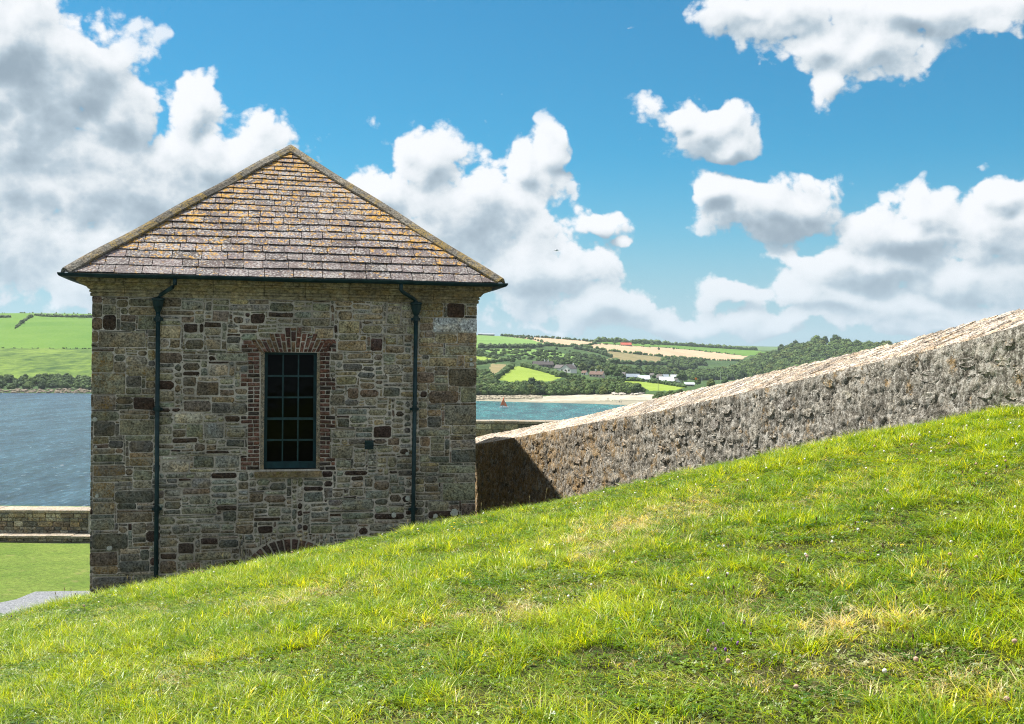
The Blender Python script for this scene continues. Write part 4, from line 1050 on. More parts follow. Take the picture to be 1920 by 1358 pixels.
hedge([(-300, 646), (0, 653), (80, 653.5), (172, 654), (400, 655)], .8, 3, 'thin dark hedge line between the bright field and the rough pasture', miss=.5)
hedge([(-300, 580), (0, 587), (172, 588.5), (300, 589)], 1.2, 4, 'thin broken hedge along the skyline of the green hill', miss=.6)
hedge([(945, 630), (1002, 637), (1031, 648)], 3, 2.2, 'hedge between the pale upper pasture and the first stubble field', miss=.15)
hedge([(1031, 648), (1048, 650.5), (1094, 650), (1117, 645)], 3.2, 2.4, 'hedge along the foot of the first stubble field')
hedge([(1094, 650.5), (1142, 658.5), (1234, 668), (1317, 675.5), (1387, 677.5)], 3, 3, 'dotted hedge along the lower edge of the long stubble field', miss=.25)
hedge([(1117, 645.5), (1262, 653), (1403, 667.5)], 2, 4, 'broken hedge between the long stubble field and the ridge pasture', miss=.4)
hedge([(898, 652.5), (998, 653), (1029, 648.5)], 4, 2, 'thick hedge under the pale upper pasture')
hedge([(937, 629), (1000, 632), (1060, 637), (1117, 641)], 3.2, 2.5, 'skyline hedge above the first stubble field', miss=.2)
hedge([(1117, 641), (1184, 641), (1300, 648), (1420, 657)], 6, 2.4, 'tall ragged hedge with trees along the far skyline', miss=.1)
hedge([(894, 684), (925, 680), (950, 676.5)], 3, 2, 'hedge on the lower edge of the small lime meadow beside the building')
hedge([(931, 711), (961, 688)], 3, 2, 'short hedge up the left side of the lime meadow')
hedge([(981, 688), (1018, 697), (1055, 707.5)], 3.2, 2, 'hedge dividing the lime meadow from the dark roofed house')
hedge([(1140, 714), (1197, 715), (1240, 720), (1287, 727.5)], 2.2, 2.5, 'hedge between the shore meadow and the sheds', miss=.2)
hedge([(1077, 654), (1121, 662), (1147, 671)], 4, 2.6, 'dark hedge on the left of the rough brown grazing')
hedge([(1138, 680.5), (1221, 685), (1252, 684)], 4, 2.5, 'hedge along the foot of the rough brown grazing')
# single trees one can pick out
def tree(px, py, hpx, label, kind=0, T=T1, group=None, wide=1., lo=2):
    p = T.hit(px, py, lo); h = hpx/F*p.y
    r = thing('tree', label, 'tree', p, group, random.uniform(0, 6.28))
    c = bpy.data.objects.new('crown', CROWNS[kind]); COL.objects.link(c); c.parent = r; c.scale = (h*wide, h*wide, h*.92); c.location = (0, 0, h*.1)
    t = bpy.data.objects.new('trunk', TRUNK); COL.objects.link(t); t.parent = r; t.scale = (h, h, h)
    return r
for a in [(961, 682, 13, 'round dark tree at the tip of the small lime meadow', 0), (1000, 737, 30, 'tall round dark tree in front of the lime meadow', 0), (1036, 690, 13, 'dark tree between the dark roofed house and the white house', 0),
   (1092, 698, 18, 'olive green tree just right of the white gabled house', 3), (1108, 690, 14, 'dark blue green tree above the house with the brown roof', 5), (1127, 686, 16, 'big dark tree on the slope above the brown roofed house', 0),
   (1124, 699, 13, 'yellowish tree behind the brown roofed house', 3), (1137, 707, 16, 'dark tree at the right end of the brown roofed house', 0), (1147, 706, 21, 'tallest green tree right of the brown roofed house', 1), (1158, 708, 17, 'round tree left of the grey roofed shed', 1),
   (1168, 712, 12, 'low dark tree touching the grey roofed shed', 0), (1198, 690, 16, 'lone tree standing up against the rough brown grazing', 5), (1226, 711, 9, 'small dark tree between the white roofed sheds', 0), (1279, 718, 24, 'broad dark tree right of the long white roofed shed', 0),
   (1308, 722, 12, 'small tree behind the orange marker', 1), (1333, 729, 19, 'spreading tree on the point in front of the moored boats', 3), (1360, 727, 18, 'tree at the water edge just above the sloping wall', 0), (1382, 722, 14, 'dark tree where the sloping wall hides the shore', 0),
   (1065, 636, 4, 'small round tree on the skyline of the stubble field', 0), (1121, 640, 8, 'first tree of the skyline group on the ridge', 0), (1134, 641, 9, 'second tree of the skyline group, rounder', 0), (1148, 641, 8, 'third tree of the skyline group', 5), (1187, 642, 7, 'tree on the ridge just right of the red roofed barn', 0),
   (1173, 640, 5, 'small tree behind the red roofed barn', 0), (1235, 657, 5, 'small dark bush tree in the middle of the long stubble field', 0), (1263, 656, 5, 'bush tree near the right of the long stubble field', 0), (975, 629, 4, 'bush tree on the skyline right of the farm sheds', 0), (1265, 722, 8, 'small tree at the gable of the long shed', 1)]:
    tree(*a)
for a in [(1467, 660, 18, 'lone dark tree on the shoulder of the wooded hill', 0), (1490, 655, 20, 'tall tree on the brow of the wooded hill under the mast', 0), (1530, 650, 22, 'broad tree left of the hilltop house roof', 1), (1545, 647, 18, 'domed tree on top of the wooded hill', 0),
          (1567, 646, 20, 'highest round tree on the wooded hill', 1), (1655, 654, 16, 'dark round tree on the skyline just above the sloping wall', 0), (1675, 657, 12, 'small skyline tree where the wall meets the sky', 0)]:
    tree(a[0], a[1], a[2], a[3], a[4], T2, lo=0)
print('trees done')

# ---------------------------------------------------------------- houses, sheds, boats, people across the water
HM = {'white': plain('white_render', (.75, .75, .73), .8, .2, .04), 'cream': plain('pinkish_render', (.55, .47, .42), .8), 'brownw': plain('brown_cladding', (.2, .16, .13), .8), 'blue': plain('dark_blue_cladding', (.05, .08, .12), .7),
      'dark': plain('dark_slates', (.07, .06, .06), .7), 'brown': plain('brown_tiles', (.14, .085, .065), .8), 'greyr': plain('grey_sheeting', (.22, .26, .31), .6), 'whiter': plain('pale_sheeting', (.62, .66, .7), .5, .4, .05), 'red': plain('red_sheeting', (.42, .09, .05), .7),
      'pane': plain('window_dark', (.02, .03, .04), .2, .5), 'stonew': plain('stonework', (.2, .18, .16), .9), 'orange': plain('orange_paint', (.7, .2, .03), .6), 'sail': plain('red_sail', (.68, .17, .07), .8, .1, .1), 'skin': plain('clothing', (.06, .06, .09), .9), 'hull': plain('white_hull', (.75, .77, .8), .3, .5, .03)}
def house(name, cat, label, px, py, wpx, wallpx, roofpx, wall, rfm, T=T1, depth=.7, yaw=0., gable=False, nwin=3, chim=(), lo=2, base=None):
    p = T.hit(px, py, lo) if base is None else Vector(base); k = p.y/F; w, hw_, hr = wpx*k, wallpx*k, roofpx*k; d = w*depth
    r = thing(name, label, cat, p, None, math.atan2(-p.x, p.y)*0+yaw)
    def o(n, q, m, par=r):
        ob = bpy.data.objects.new(n, mesh_data(n, q.V, q.F, m)); COL.objects.link(ob); ob.parent = par; return ob
    q = MB(); q.box((-w/2, 0, -3), (w, 0, 0), (0, d, 0), (0, 0, hw_+3))
    if gable: q.add([(-w/2, 0, hw_), (w/2, 0, hw_), (0, 0, hw_+hr*.96), (-w/2, d, hw_), (w/2, d, hw_), (0, d, hw_+hr*.96)], [(0, 1, 2), (4, 3, 5)])
    else: q.add([(-w/2, 0, hw_), (-w/2, d, hw_), (-w/2, d/2, hw_+hr*.96), (w/2, 0, hw_), (w/2, d, hw_), (w/2, d/2, hw_+hr*.96)], [(0, 2, 1), (3, 4, 5)])
    o('wall', q, HM[wall])
    q = MB(); e = .35; t = .22
    if gable:
        for s in (-1, 1): q.box((s*(w/2+e), -e, hw_-e*.5), (-s*(w/2+e), 0, hr+e*.5), (0, d+2*e, 0), (0, 0, t))
    else:
        q.box((-w/2-e, -e, hw_-e*.4), (w+2*e, 0, 0), (0, d/2+e, hr+e*.4), (0, 0, t)); q.box((-w/2-e, d+e, hw_-e*.4), (w+2*e, 0, 0), (0, -d/2-e, hr+e*.4), (0, 0, t))
    rf_ = o('roof', q, HM[rfm])
    for i in range(nwin):
        x = -w/2 + w*(i+.5)/nwin; q = MB(); ww = min(1.6, w/nwin*.5)
        q.box((x-ww/2, -.06, hw_*.35), (ww, 0, 0), (0, .12, 0), (0, 0, hw_*.42)); wo = o('window', q, HM['pane'])
    if nwin:
        q = MB(); q.box((w*.22/nwin, -.05, 0), (.95, 0, 0), (0, .1, 0), (0, 0, min(2.1, hw_*.75))); o('door', q, HM['brownw'])
    for cx in chim:
        q = MB(); q.box((cx*w-.5, d/2-.45, hw_+hr*.6), (1., 0, 0), (0, .9, 0), (0, 0, hr*.4+1.5)); q.box((cx*w-.25, d/2-.25, hw_+hr+1.5), (.5, 0, 0), (0, .5, 0), (0, 0, .5)); o('chimney', q, HM['white'], rf_)
    return r
house('house', 'house', 'long dark roofed house with two white chimneys above the lime meadow', 1019, 689.5, 38, 5.5, 6, 'stonew', 'dark', nwin=5, chim=(.1, .28), depth=.4, yaw=.15)
house('house', 'house', 'white house with a front gable and grey slate roof', 1060, 698.5, 26, 7, 8, 'white', 'dark', gable=True, nwin=3, chim=(), depth=.7, yaw=-.75)
house('house', 'house', 'white long wing with slate roof attached behind the gabled house', 1056, 696.5, 44, 6, 6, 'white', 'dark', nwin=4, chim=(.42,), depth=.3, yaw=-.7)
house('house', 'house', 'low pinkish house with a brown tiled roof and two chimneys', 1117, 707.5, 27, 5, 6, 'cream', 'brown', nwin=4, chim=(-.1, .3), depth=.45, yaw=-.5)
house('shed', 'shed', 'dark blue shed with a blue grey roof among the trees', 1187, 712, 24, 5, 5.5, 'blue', 'greyr', nwin=2, depth=.5)
house('shed', 'shed', 'white roofed shed with brown walls left of centre in the yard', 1208, 714.5, 22, 3, 7, 'brownw', 'whiter', nwin=3, depth=.6, yaw=.1)
house('house', 'house', 'small narrow white house between the two white roofed sheds', 1234, 712.5, 11, 4, 6, 'white', 'dark', nwin=1, depth=1., yaw=-.7)
house('shed', 'shed', 'longest shed with a bright white roof and stone coloured walls', 1251, 719.5, 27, 4.5, 8, 'cream', 'whiter', nwin=6, depth=.6, yaw=.08)
house('house', 'house', 'white gabled house at the end of the longest shed', 1271, 720.5, 11, 5, 5.5, 'white', 'dark', gable=True, nwin=1, depth=1., yaw=.3)
house('shed', 'shed', 'pale blue roofed shed standing behind the white roofed ones', 1247, 708, 14, 2, 3.5, 'stonew', 'greyr', nwin=0, depth=.6)
house('shed', 'shed', 'second pale roofed shed behind, further right', 1264, 708.5, 12, 2, 3.5, 'stonew', 'whiter', nwin=0, depth=.6)
house('shed', 'shed', 'low pale boathouse right of the broad dark tree', 1293, 724, 18, 3, 3, 'stonew', 'whiter', nwin=2, depth=.5)
house('house', 'house', 'tiny white cottage half hidden behind the brown walled shed', 1221, 707.5, 8, 3.5, 4, 'white', 'dark', nwin=2, depth=.8, yaw=-.7)
house('house', 'house', 'tiny white cottage among trees right of the white gabled house', 1094, 703, 10, 3.5, 4, 'white', 'brown', nwin=2, depth=.7, yaw=-.7)
house('house', 'house', 'small pale cottage left of the dark blue shed', 1167, 706, 9, 3.5, 4, 'cream', 'dark', nwin=2, depth=.8, yaw=-.6)
house('house', 'house', 'white house with grey roof high in the wooded hill', 1526, 655.5, 20, 5, 5, 'white', 'dark', T2, nwin=4, chim=(-.2, .3), depth=.4, lo=0, yaw=-.75)
house('house', 'house', 'white cottage wing left of the hilltop house', 1516, 657, 9, 4, 4, 'white', 'dark', T2, gable=True, nwin=1, depth=.8, lo=0, yaw=-.8)
house('barn', 'barn', 'low barn with a red roof on the ridge pasture', 1174, 648.5, 20, 1.6, 4.2, 'stonew', 'red', nwin=0, depth=.45)
house('shed', 'shed', 'long grey farm shed on the skyline beside the building', 915, 629.5, 24, 2.2, 2.4, 'stonew', 'greyr', nwin=0, depth=.4)
house('shed', 'shed', 'smaller grey farm shed left of the skyline shed', 900, 628.8, 8, 2.2, 2.2, 'stonew', 'greyr', nwin=0, depth=.8)
def sea_pt(px, py): a, b = lv(px, py); Y = EYE*F/b; return Vector((a/F*Y, Y, 0))
def hull(q, L, B, H, zb=-.25, n=9):
    st = []
    for i in range(n):
        t = i/(n-1); x = -L/2+L*t; w = B/2*(1-(abs(t-.42)/.58)**2.6 if t > .42 else 1-((.42-t)/.42)**2.6*.35); w = max(w, .03); sh = H*(1+.25*(t-.4)**2*4)
        st.append([(x, -w, sh), (x, -w*.75, zb*.3), (x, 0, zb), (x, w*.75, zb*.3), (x, w, sh)])
    k = len(q.V)
    for s in st: q.V += s
    for i in range(n-1):
        for j in range(4): q.F.append((k+i*5+j, k+i*5+j+1, k+(i+1)*5+j+1, k+(i+1)*5+j))
        q.F.append((k+i*5+4, k+i*5, k+(i+1)*5, k+(i+1)*5+4))
    q.F.append(tuple(k+j for j in range(5))); q.F.append(tuple(k+(n-1)*5+j for j in range(5))[::-1])
def child(n, q, m, par, smooth=False):
    ob = bpy.data.objects.new(n, mesh_data(n, q.V, q.F, m, smooth)); COL.objects.link(ob); ob.parent = par; return ob
p = sea_pt(945, 765.5); k = p.y/F
bo = thing('sailing_boat', 'small white sailing boat under red sails on the bay beside the building', 'boat', p, None, R_(172))
q = MB(); hull(q, 17*k, 1.9, .75); child('hull', q, HM['hull'], bo)
q = MB(); q.tube([(-.5*k, 0, .4), (-.3*k, 0, 22.5*k)], [.07, .04], 6); child('mast', q, HM['stonew'], bo)
q = MB(); q.tube([(-.5*k, 0, 1.5), (7.5*k, .2, 1.4)], .05, 6); child('boom', q, HM['stonew'], bo)
def sail(n, P, belly):
    q = MB(); A, B_, C_ = map(Vector, P); m_ = 6; ids = {}
    for i in range(m_+1):
        for j in range(m_+1-i):
            u, v = i/m_, j/m_; pt = A*(1-u-v)+B_*u+C_*v; pt.y += belly*4*u*(1-u-v)+belly*2*v*(1-u-v); ids[i, j] = len(q.V); q.V.append(tuple(pt))
    for i in range(m_):
        for j in range(m_-i):
            q.F.append((ids[i, j], ids[i+1, j], ids[i, j+1]))
            if (i+1, j+1) in ids and i+j+2 <= m_: q.F.append((ids[i+1, j], ids[i+1, j+1], ids[i, j+1]))
    ob = child(n, q, HM['sail'], bo, True); md = ob.modifiers.new('cloth', 'SOLIDIFY'); md.thickness = .02
sail('mainsail', [(-.2*k, 0, 22*k), (-.2*k, 0, 1.6), (7.4*k, .2, 1.5)], .3); sail('jib', [(-.6*k, 0, 15*k), (-6.5*k, 0, .9), (-.8*k, .1, 1.2)], -.25)
q = MB(); q.tube([(2.4*k, .3, .5), (2.4*k, .3, .95), (2.45*k, .3, 1.25), (2.45*k, .3, 1.33), (2.45*k, .3, 1.5), (2.45*k, .3, 1.6)], [.2, .24, .2, .07, .12, .05], 8)
pr = child('person', q, HM['skin'], None if False else bo); pr.parent = None; pr.matrix_world = Matrix.Translation(p) @ Matrix.Rotation(R_(172), 4, 'Z'); tag(pr, 'person in dark clothes seated in the stern of the red sailed boat', 'person')
for (x, y, m_, lab) in ((1350, 721, 23, 'moored yacht with the tallest bare mast off the point'), (1363, 722, 21, 'moored yacht right of the tall masted one'), (1374, 721.5, 11, 'small moored boat with a short mast near the wall'),
                        (1303, 722, 8, 'white moored boat left of the point'), (1315, 721.5, 16, 'white moored sailing boat beside the orange marker'), (1325, 722.5, 7, 'low white motor boat in the inlet'), (1340, 720, 12, 'farther moored boat in the inlet')):
    p = sea_pt(x, y); k = p.y/F; r = thing('moored_boat', lab, 'boat', p, None, random.uniform(-.4, .4))
    q = MB(); hull(q, 9, 2.8, 1.1); child('hull', q, HM['hull'], r)
    q = MB(); q.box((-2, -.9, .95), (3.6, 0, 0), (0, 1.8, 0), (0, 0, .7)); q.box((-1.7, -.7, 1.65), (2.4, 0, 0), (0, 1.4, 0), (0, 0, .25)); child('cabin', q, HM['whiter'], r)
    q = MB(); q.tube([(.6, 0, .9), (.6, 0, m_*k)], [.14, .09], 6); q.tube([(.6, 0, 2.1), (-3.2, 0, 2.1)], .1, 6); child('mast', q, HM['hull'], r)
p = sea_pt(1305, 722); k = p.y/F
r = thing('orange_marker', 'orange round marker board on a post by the moored boats', 'marker', T1.hit(1305, 723)); k = r.location.y/F
q = MB(); q.tube([(0, 0, 0), (0, 0, 15*k)], .15, 6); child('post', q, HM['stonew'], r)
q = MB(); q.tube([(0, -.3, 12.5*k), (0, .3, 12.5*k)], 2.3*k, 14); child('board', q, HM['orange'], r)
# mast on the hill, telegraph poles
r = thing('radio_mast', 'thin lattice mast on the skyline of the wooded hill', 'mast', T2.hit(1491, 652, 0)); k = r.location.y/F
q = MB(); q.tube([(0, 0, 0), (0, 0, 21*k)], [.35, .2], 6)
for j in range(6): q.box((-.8, -.1, (10+2*j)*k), (1.6, 0, 0), (0, .2, 0), (0, 0, .2))
child('pole', q, HM['stonew'], r)
for x, y, h, lab in ((1234, 735, 24, 'telegraph pole on the shore meadow'), (1267, 712, 14, 'telegraph pole behind the sheds')):
    r = thing('telegraph_pole', lab, 'pole', T1.hit(x, y)); k = r.location.y/F
    q = MB(); q.tube([(0, 0, 0), (0, 0, h*k)], [.16, .11], 6); child('post', q, HM['stonew'], r)
    q = MB(); q.box((-1, -.08, h*k*.93), (2, 0, 0), (0, .16, 0), (0, 0, .14)); child('crossarm', q, HM['stonew'], r)
# people on the sand
def small_person(px, py, label, c, onT=T1):
    p = onT.hit(px, py, 2); V = []; bm_v = [(0, 0, .9), (0, 0, 1.15), (0, 0, 1.42), (0, 0, 1.52), (0, 0, 1.66), (.2, 0, 1.38), (.27, .03, 1.1), (.28, -.02, .85), (-.2, 0, 1.38), (-.27, .03, 1.1), (-.28, -.05, .85),
        (.1, 0, .85), (.12, -.05, .48), (.13, .05, .06), (-.1, 0, .85), (-.12, .06, .48), (-.13, -.02, .06), (.13, -.12, .03), (-.13, -.2, .03)]
    ed = [(0, 1), (1, 2), (2, 3), (3, 4), (2, 5), (5, 6), (6, 7), (2, 8), (8, 9), (9, 10), (0, 11), (11, 12), (12, 13), (0, 14), (14, 15), (15, 16), (13, 17), (16, 18)]
    rad = [.15, .14, .15, .06, .105, .07, .05, .04, .07, .05, .04, .1, .075, .05, .1, .075, .05, .04, .04]
    me = bpy.data.meshes.new('person'); me.from_pydata(bm_v, ed, []); me.materials.append(c)
    o = bpy.data.objects.new('person', me); COL.objects.link(o); o.location = p; o.rotation_euler = (0, 0, random.uniform(0, 6))
    md = o.modifiers.new('skin', 'SKIN'); 
    for i, sv in enumerate(me.skin_vertices[0].data): sv.radius = (rad[i], rad[i]); sv.use_root = (i == 0)
    o.modifiers.new('smooth', 'SUBSURF').levels = 1
    tag(o, label, 'person')
small_person(1140, 750.5, 'person in dark clothes walking alone on the middle of the beach', HM['skin'])
small_person(1155, 755, 'person in pale clothes at the water edge, left of the pair', HM['white'])
small_person(1161, 756, 'person in dark clothes at the water edge, left one of the close pair', HM['skin'])
small_person(1164.5, 756.4, 'person in blue clothes at the water edge, right one of the close pair', HM['blue'])
# shore rocks
ROCK = plain('shore_rock', (.17, .145, .11), .95, .1, .55, .5, .1); PROCK = plain('pale_rock', (.42, .38, .33), .95, .1, .4, .6, .1)
def rocks(label, x0, x1, ya, yb, n, m_, s0, s1, kind_T=T1):
    q = MB()
    for t in range(n):
        u = random.random(); x = x0+(x1-x0)*u; y = random.uniform(ya(u), yb(u)); p = kind_T.hit(x, y); s = random.uniform(s0, s1); src = LOWB[random.randrange(3)]
        th = random.uniform(0, 3); c, sn = math.cos(th)*s*2, math.sin(th)*s*2
        q.add([(p.x+v[0]*c-v[1]*sn, p.y+v[0]*sn+v[1]*c, p.z+v[2]*s*.9-.2*s) for v in src[0]], src[1])
    o = q.build('shore_rocks', m_); tag(o, label, None, None, 'stuff')
rocks('dark rocks along the foot of the green hill at the waterline', -300, 300, lambda u: 730, lambda u: 737.5, 700, ROCK, .6, 2.)
rocks('brown boulders on the shore left of the beach', 880, 1015, lambda u: 743-u*1, lambda u: 750-u*3, 520, plain('boulders', (.27, .24, .18), .95, .1, .5, .5), .5, 1.4)
rocks('pale rock outcrop at the back of the beach', 1150, 1205, lambda u: 735+u*1.5, lambda u: 741, 70, PROCK, 1.0, 2.6)

# ================================================================ HEADLAND, LAWN, PATH, LOW WALLS
gx = np.concatenate([np.arange(-90, 90.1, 1.5)]); gy = np.concatenate([np.arange(-12, 40, 1.5), np.arange(40, 46, .5), np.arange(46, 110, 2)])
XX, YY = np.meshgrid(gx, gy)
ZZ = GROUND - .03 - np.clip((YY-41.5)/1., 0, 60)*.62 - np.clip(YY-41.5, 0, 3)*.3
ZZ = np.where(YY > 41, ZZ + fbm(XX/3, YY/3, 1, 3)*1.2, ZZ); ZZ = np.maximum(ZZ, -2.5)
o = part('headland', np.stack([XX, YY, ZZ], -1).reshape(-1, 3), grid_faces(len(gy), len(gx)), field_mat('cliff_grass', (.06, .09, .03), (.14, .15, .06), .3), None, True); tag(o, kind='structure')
def mat_lawn():
    m, g, b = new_mat('mown_lawn', .9, .15); P = POS(g)
    n = g.noise(P, .5, 4, .6); f = g.noise(g.mapv(P, scl=(1, 2.4, 1)), 9, 6, .75)
    c = g.mix(g.lin(n, .35, .65), (.115, .19, .026), (.185, .25, .045)); c = g.mix(g.lin(f, .4, .62, 0, .8), c, (.045, .07, .012)); c = g.mix(g.sm(g.noise(P, 2.2, 3), .6, .75, 0, .5), c, (.20, .19, .07))
    g.put(b.inputs[0], c); bump(g, b, f, .05); return m
lx = np.arange(-34, -3, .5); ly = np.arange(12, 37.41, .5); LX, LY = np.meshgrid(lx, ly)
o = part('lawn', np.stack([LX, LY, GROUND + fbm(LX/3, LY/3, 4, 2)*.06 + .03], -1).reshape(-1, 3), grid_faces(len(ly), len(lx)), mat_lawn(), None, True); tag(o, kind='structure')
def gpt(px, py, z): a, b = lv(px, py); Y = (EYE-z)*F/b; return Vector((a/F*Y, Y, z))
gz_ = GROUND + .09
edge = [gpt(x, y, gz_) for x, y in ((-260, 1190), (-120, 1160), (-40, 1140), (0, 1130), (30, 1124), (52, 1115), (66, 1109.5), (110, 1108.5), (168, 1108), (260, 1108))]
q = MB(); V = [tuple(p) for p in edge] + [(p.x*.62, p.y*.62, gz_) for p in edge]; n_ = len(edge)
V2 = [tuple(p - Vector((0, 0, .09))) for p in edge]
q.add(V+V2, [(i, i+n_, i+n_+1, i+1) for i in range(n_-1)] + [(i, i+1, 2*n_+i+1, 2*n_+i) for i in range(n_-1)])
def mat_gravel():
    m, g, b = new_mat('gravel', .95, .2); P = POS(g); v = g.vor(P, 34, out=1); s = g.n('ShaderNodeSeparateColor'); g.put(s.inputs[0], v)
    c = g.mix(s.outputs[0], (.12, .13, .145), (.27, .28, .30)); g.put(b.inputs[0], c); bump(g, b, g.vor(P, 34), .02); return m
tag(q.build('gravel_path', mat_gravel()), kind='structure')
def box_wall(name, label, x0, x1, Y, Yd, z0, ztop, parent_mat, n_stone, sw, top=True, cat='wall'):
    """a low rubble wall between x0 and x1 (pixels at distance Y): core, stones in its face, flat capstones"""
    A = Vector((lv(x0, 900)[0]/F*Y, Y, 0)); B_ = Vector((lv(x1, 900)[0]/F*Y, Y, 0)); L = (B_-A).length
    r = thing(name, label, cat, Vector((A.x+L/2, Y, z0)))
    q = MB(); q.box((A.x, Y+.03, z0-.4), (L, 0, 0), (0, Yd, 0), (0, 0, ztop-.06-z0+.4)); q.build('core', M['mortar'], r)
    z = z0; cnt = 0
    while z < ztop-.10:
        h = random.uniform(.10, .2)*sw; h = min(h, ztop-.07-z)
        x = A.x + random.uniform(-.1, 0)
        while x < B_.x:
            w = h*random.uniform(1.2, 3); x1_ = min(x+w, B_.x); xa = max(x, A.x)
            if x1_-xa > .05 and cnt < 299 and xa > (lv(-70, 900)[0]/F*Y):
                c = np.array(random.choice([PAL['g'], PAL['p'], PAL['n'], PAL['s'], PAL['o']]))*random.uniform(.75, 1.15)
                d_ = random.uniform(.0, .03); g_ = .008; V = []
                for yy, ins in ((Y+.05, 0), (Y-d_, .0), (Y-d_-.015, .02)):
                    for (u_, v_) in ((0, 0), (.5, -.0), (1, 0), (1, .5), (1, 1), (.5, 1), (0, 1), (0, .5)):
                        du_, dv_ = (u_-.5)*(x1_-xa-2*g_-2*ins), (v_-.5)*(h-2*g_-2*ins)
                        V.append(((xa+x1_)/2+du_+random.uniform(-.008, .008), yy, z+h/2+dv_+random.uniform(-.008, .008)))
                Fs = [(k*8+i, k*8+(i+1) % 8, k*8+8+(i+1) % 8, k*8+8+i) for k in range(2) for i in range(8)] + [tuple(range(16, 24))]
                part('stone', V, Fs, M['stone'], r, False, np.array(tuple(c)+(.1,))); cnt += 1
            x += w
        z += h
    x = A.x
    while top and x < B_.x:
        w = random.uniform(.5, 1.1); x1_ = min(x+w, B_.x+.05)
        q = MB(); q.box((x+.006, Y-.06+random.uniform(-.02, .02), ztop-.06), (x1_-x-.012, 0, 0), (0, Yd+.14, 0), (0, 0, .075+random.uniform(0, .02)), (.26, .23, .19, .2))
        q.build('capstone', M['coping'], r); x += w
    return r
zt_ = gpt(80, 957, 0)
def zat(px, py, Y): return EYE - lv(px, py)[1]/F*Y
box_wall('low_wall', 'low stone parapet wall with a flat cap at the end of the lawn', -420, 166, 38.2, .9, GROUND, zat(80, 958, 38.2), None, 0, 1.)
st_ = box_wall('stone_bench', 'long low stone ledge along the foot of the parapet wall', -420, 172, 37.5, .62, GROUND, zat(80, 1006, 37.5), None, 0, 1., cat='ledge')
o = part('grass_strip', [(-30, 39.1, zat(80, 955.5, 38.6)), (-13.0, 39.1, zat(80, 955.5, 38.6)), (-13.0, 41, zat(80, 955.5, 38.6)-.2), (-30, 41, zat(80, 955.5, 38.6)-.2)], [(0, 1, 2, 3)], FM['green']); tag(o, kind='structure')
box_wall('rear_parapet', 'horizontal stone parapet crossing behind the low end of the sloping wall', 870, 1075, 40, .9, GROUND+2.4, zat(950, 791, 40), None, 0, 1.6)

# ================================================================ THE SLOPING WALL
Y1, YN = 29., 12.5
W0 = at(893, 836, Y1); W1 = at(1920, 700, YN); WD = Vector((W1.x-W0.x, W1.y-W0.y, 0)); WL = WD.length; WD.normalize(); WN = Vector((-WD.y, WD.x, 0))*-1
if WN.y > 0: WN = -WN           # towards the viewer
FX = [893, 940, 1000, 1100, 1228, 1399, 1527, 1655, 1741, 1800, 1869, 1920, 2150]; FY = [834, 826, 815, 795, 773.6, 736, 707, 676, 659, 643, 624, 609, 530]
BX = [800, 892, 945, 1010, 1100, 1228, 1356, 1484, 1613, 1719, 1826, 1920, 2200, 2600]; BY = [845, 818, 811, 797, 780, 748, 720, 690, 660, 635, 603, 581, 490, 370]
def wx(t): return W0 + WD*t
def px_of(P): a = P.x/P.y*F; return 960 + a
T_END = WL + 2.2
ts = np.linspace(-1.5, T_END, 400)
ftop = []; btop = []
for t in ts:
    p = wx(t); x = px_of(p); ftop.append(zat(x, np.interp(x, FX, FY), p.y))
    pb = p - WN*.95; xb = px_of(pb); btop.append(zat(xb, np.interp(xb, BX, BY), pb.y))
ftop = np.array(ftop); btop = np.array(btop)
ker = np.hanning(41); ker /= ker.sum()
ftop = np.convolve(np.pad(ftop, 20, mode='reflect', reflect_type='odd'), ker, 'valid'); btop = np.convolve(np.pad(btop, 20, mode='reflect', reflect_type='odd'), ker, 'valid')
def FT(t): return float(np.interp(t, ts, ftop))
def BT(t): return float(np.interp(t, ts, btop))
slope = thing('sloping_wall', 'long weathered rubble wall with a pale sloping stone top running uphill to the right', 'wall', W0.lerp(W1, .5) - UP*3)
def mat_oldwall():
    m, g, b = new_mat('weathered_rubble', .95, .1); P = OBJ(g); c0, al = attr(g)
    n1 = g.noise(P, 2.2, 6, .7); n2 = g.noise(g.mapv(P, scl=(1, 1, .6)), 15, 6, .8); n3 = g.noise(P, 34, 5, .75)
    v = g.m('ADD', g.lin(n1, .3, .7, .6, 1.4), g.lin(n3, .36, .64, -.6, .6))
    cc = g.n('ShaderNodeVectorMath', operation='SCALE'); g.put(cc.inputs[0], c0); g.put(cc.inputs[3], v); c = cc.outputs[0]
    c = g.mix(g.sm(n2, .50, .56, 0, .85), c, (.52, .49, .44))                    # pale lichen runs
    c = g.mix(g.sm(g.noise(P, 11, 7, .85), .52, .57, 0, .75), c, (.06, .052, .042))   # black crust
    c = g.mix(g.sm(g.noise(g.mapv(P, scl=(1, 1, .45)), 3.2, 7, .78), .49, .60, 0, .62), c, (.085, .075, .06))
    wh = g.sm(n3, .565, .63); c = g.mix(g.m('MULTIPLY', wh, .8), c, (.58, .56, .5))
    oc = g.m('MULTIPLY', g.sm(g.m('ADD', g.noise(P, 3.4, 5, .7), g.m('MULTIPLY', al, .2)), .57, .67), g.lin(n3, .4, .6)); c = g.mix(g.m('MULTIPLY', oc, .8), c, (.40, .24, .08))
    g.put(b.inputs[0], c); bump(g, b, g.m('ADD', g.noise(P, 20, 6, .8), n3), .02); return m
OW = mat_oldwall()
def wcol(t):
    """greyer uphill, browner by the building"""
    k = min(1, max(0, t/WL)); a = np.array((.34, .25, .15)); b = np.array((.27, .245, .205)); return a*(1-min(1, k*1.5)) + b*min(1, k*1.5), .9*(1-min(1, k*1.4))
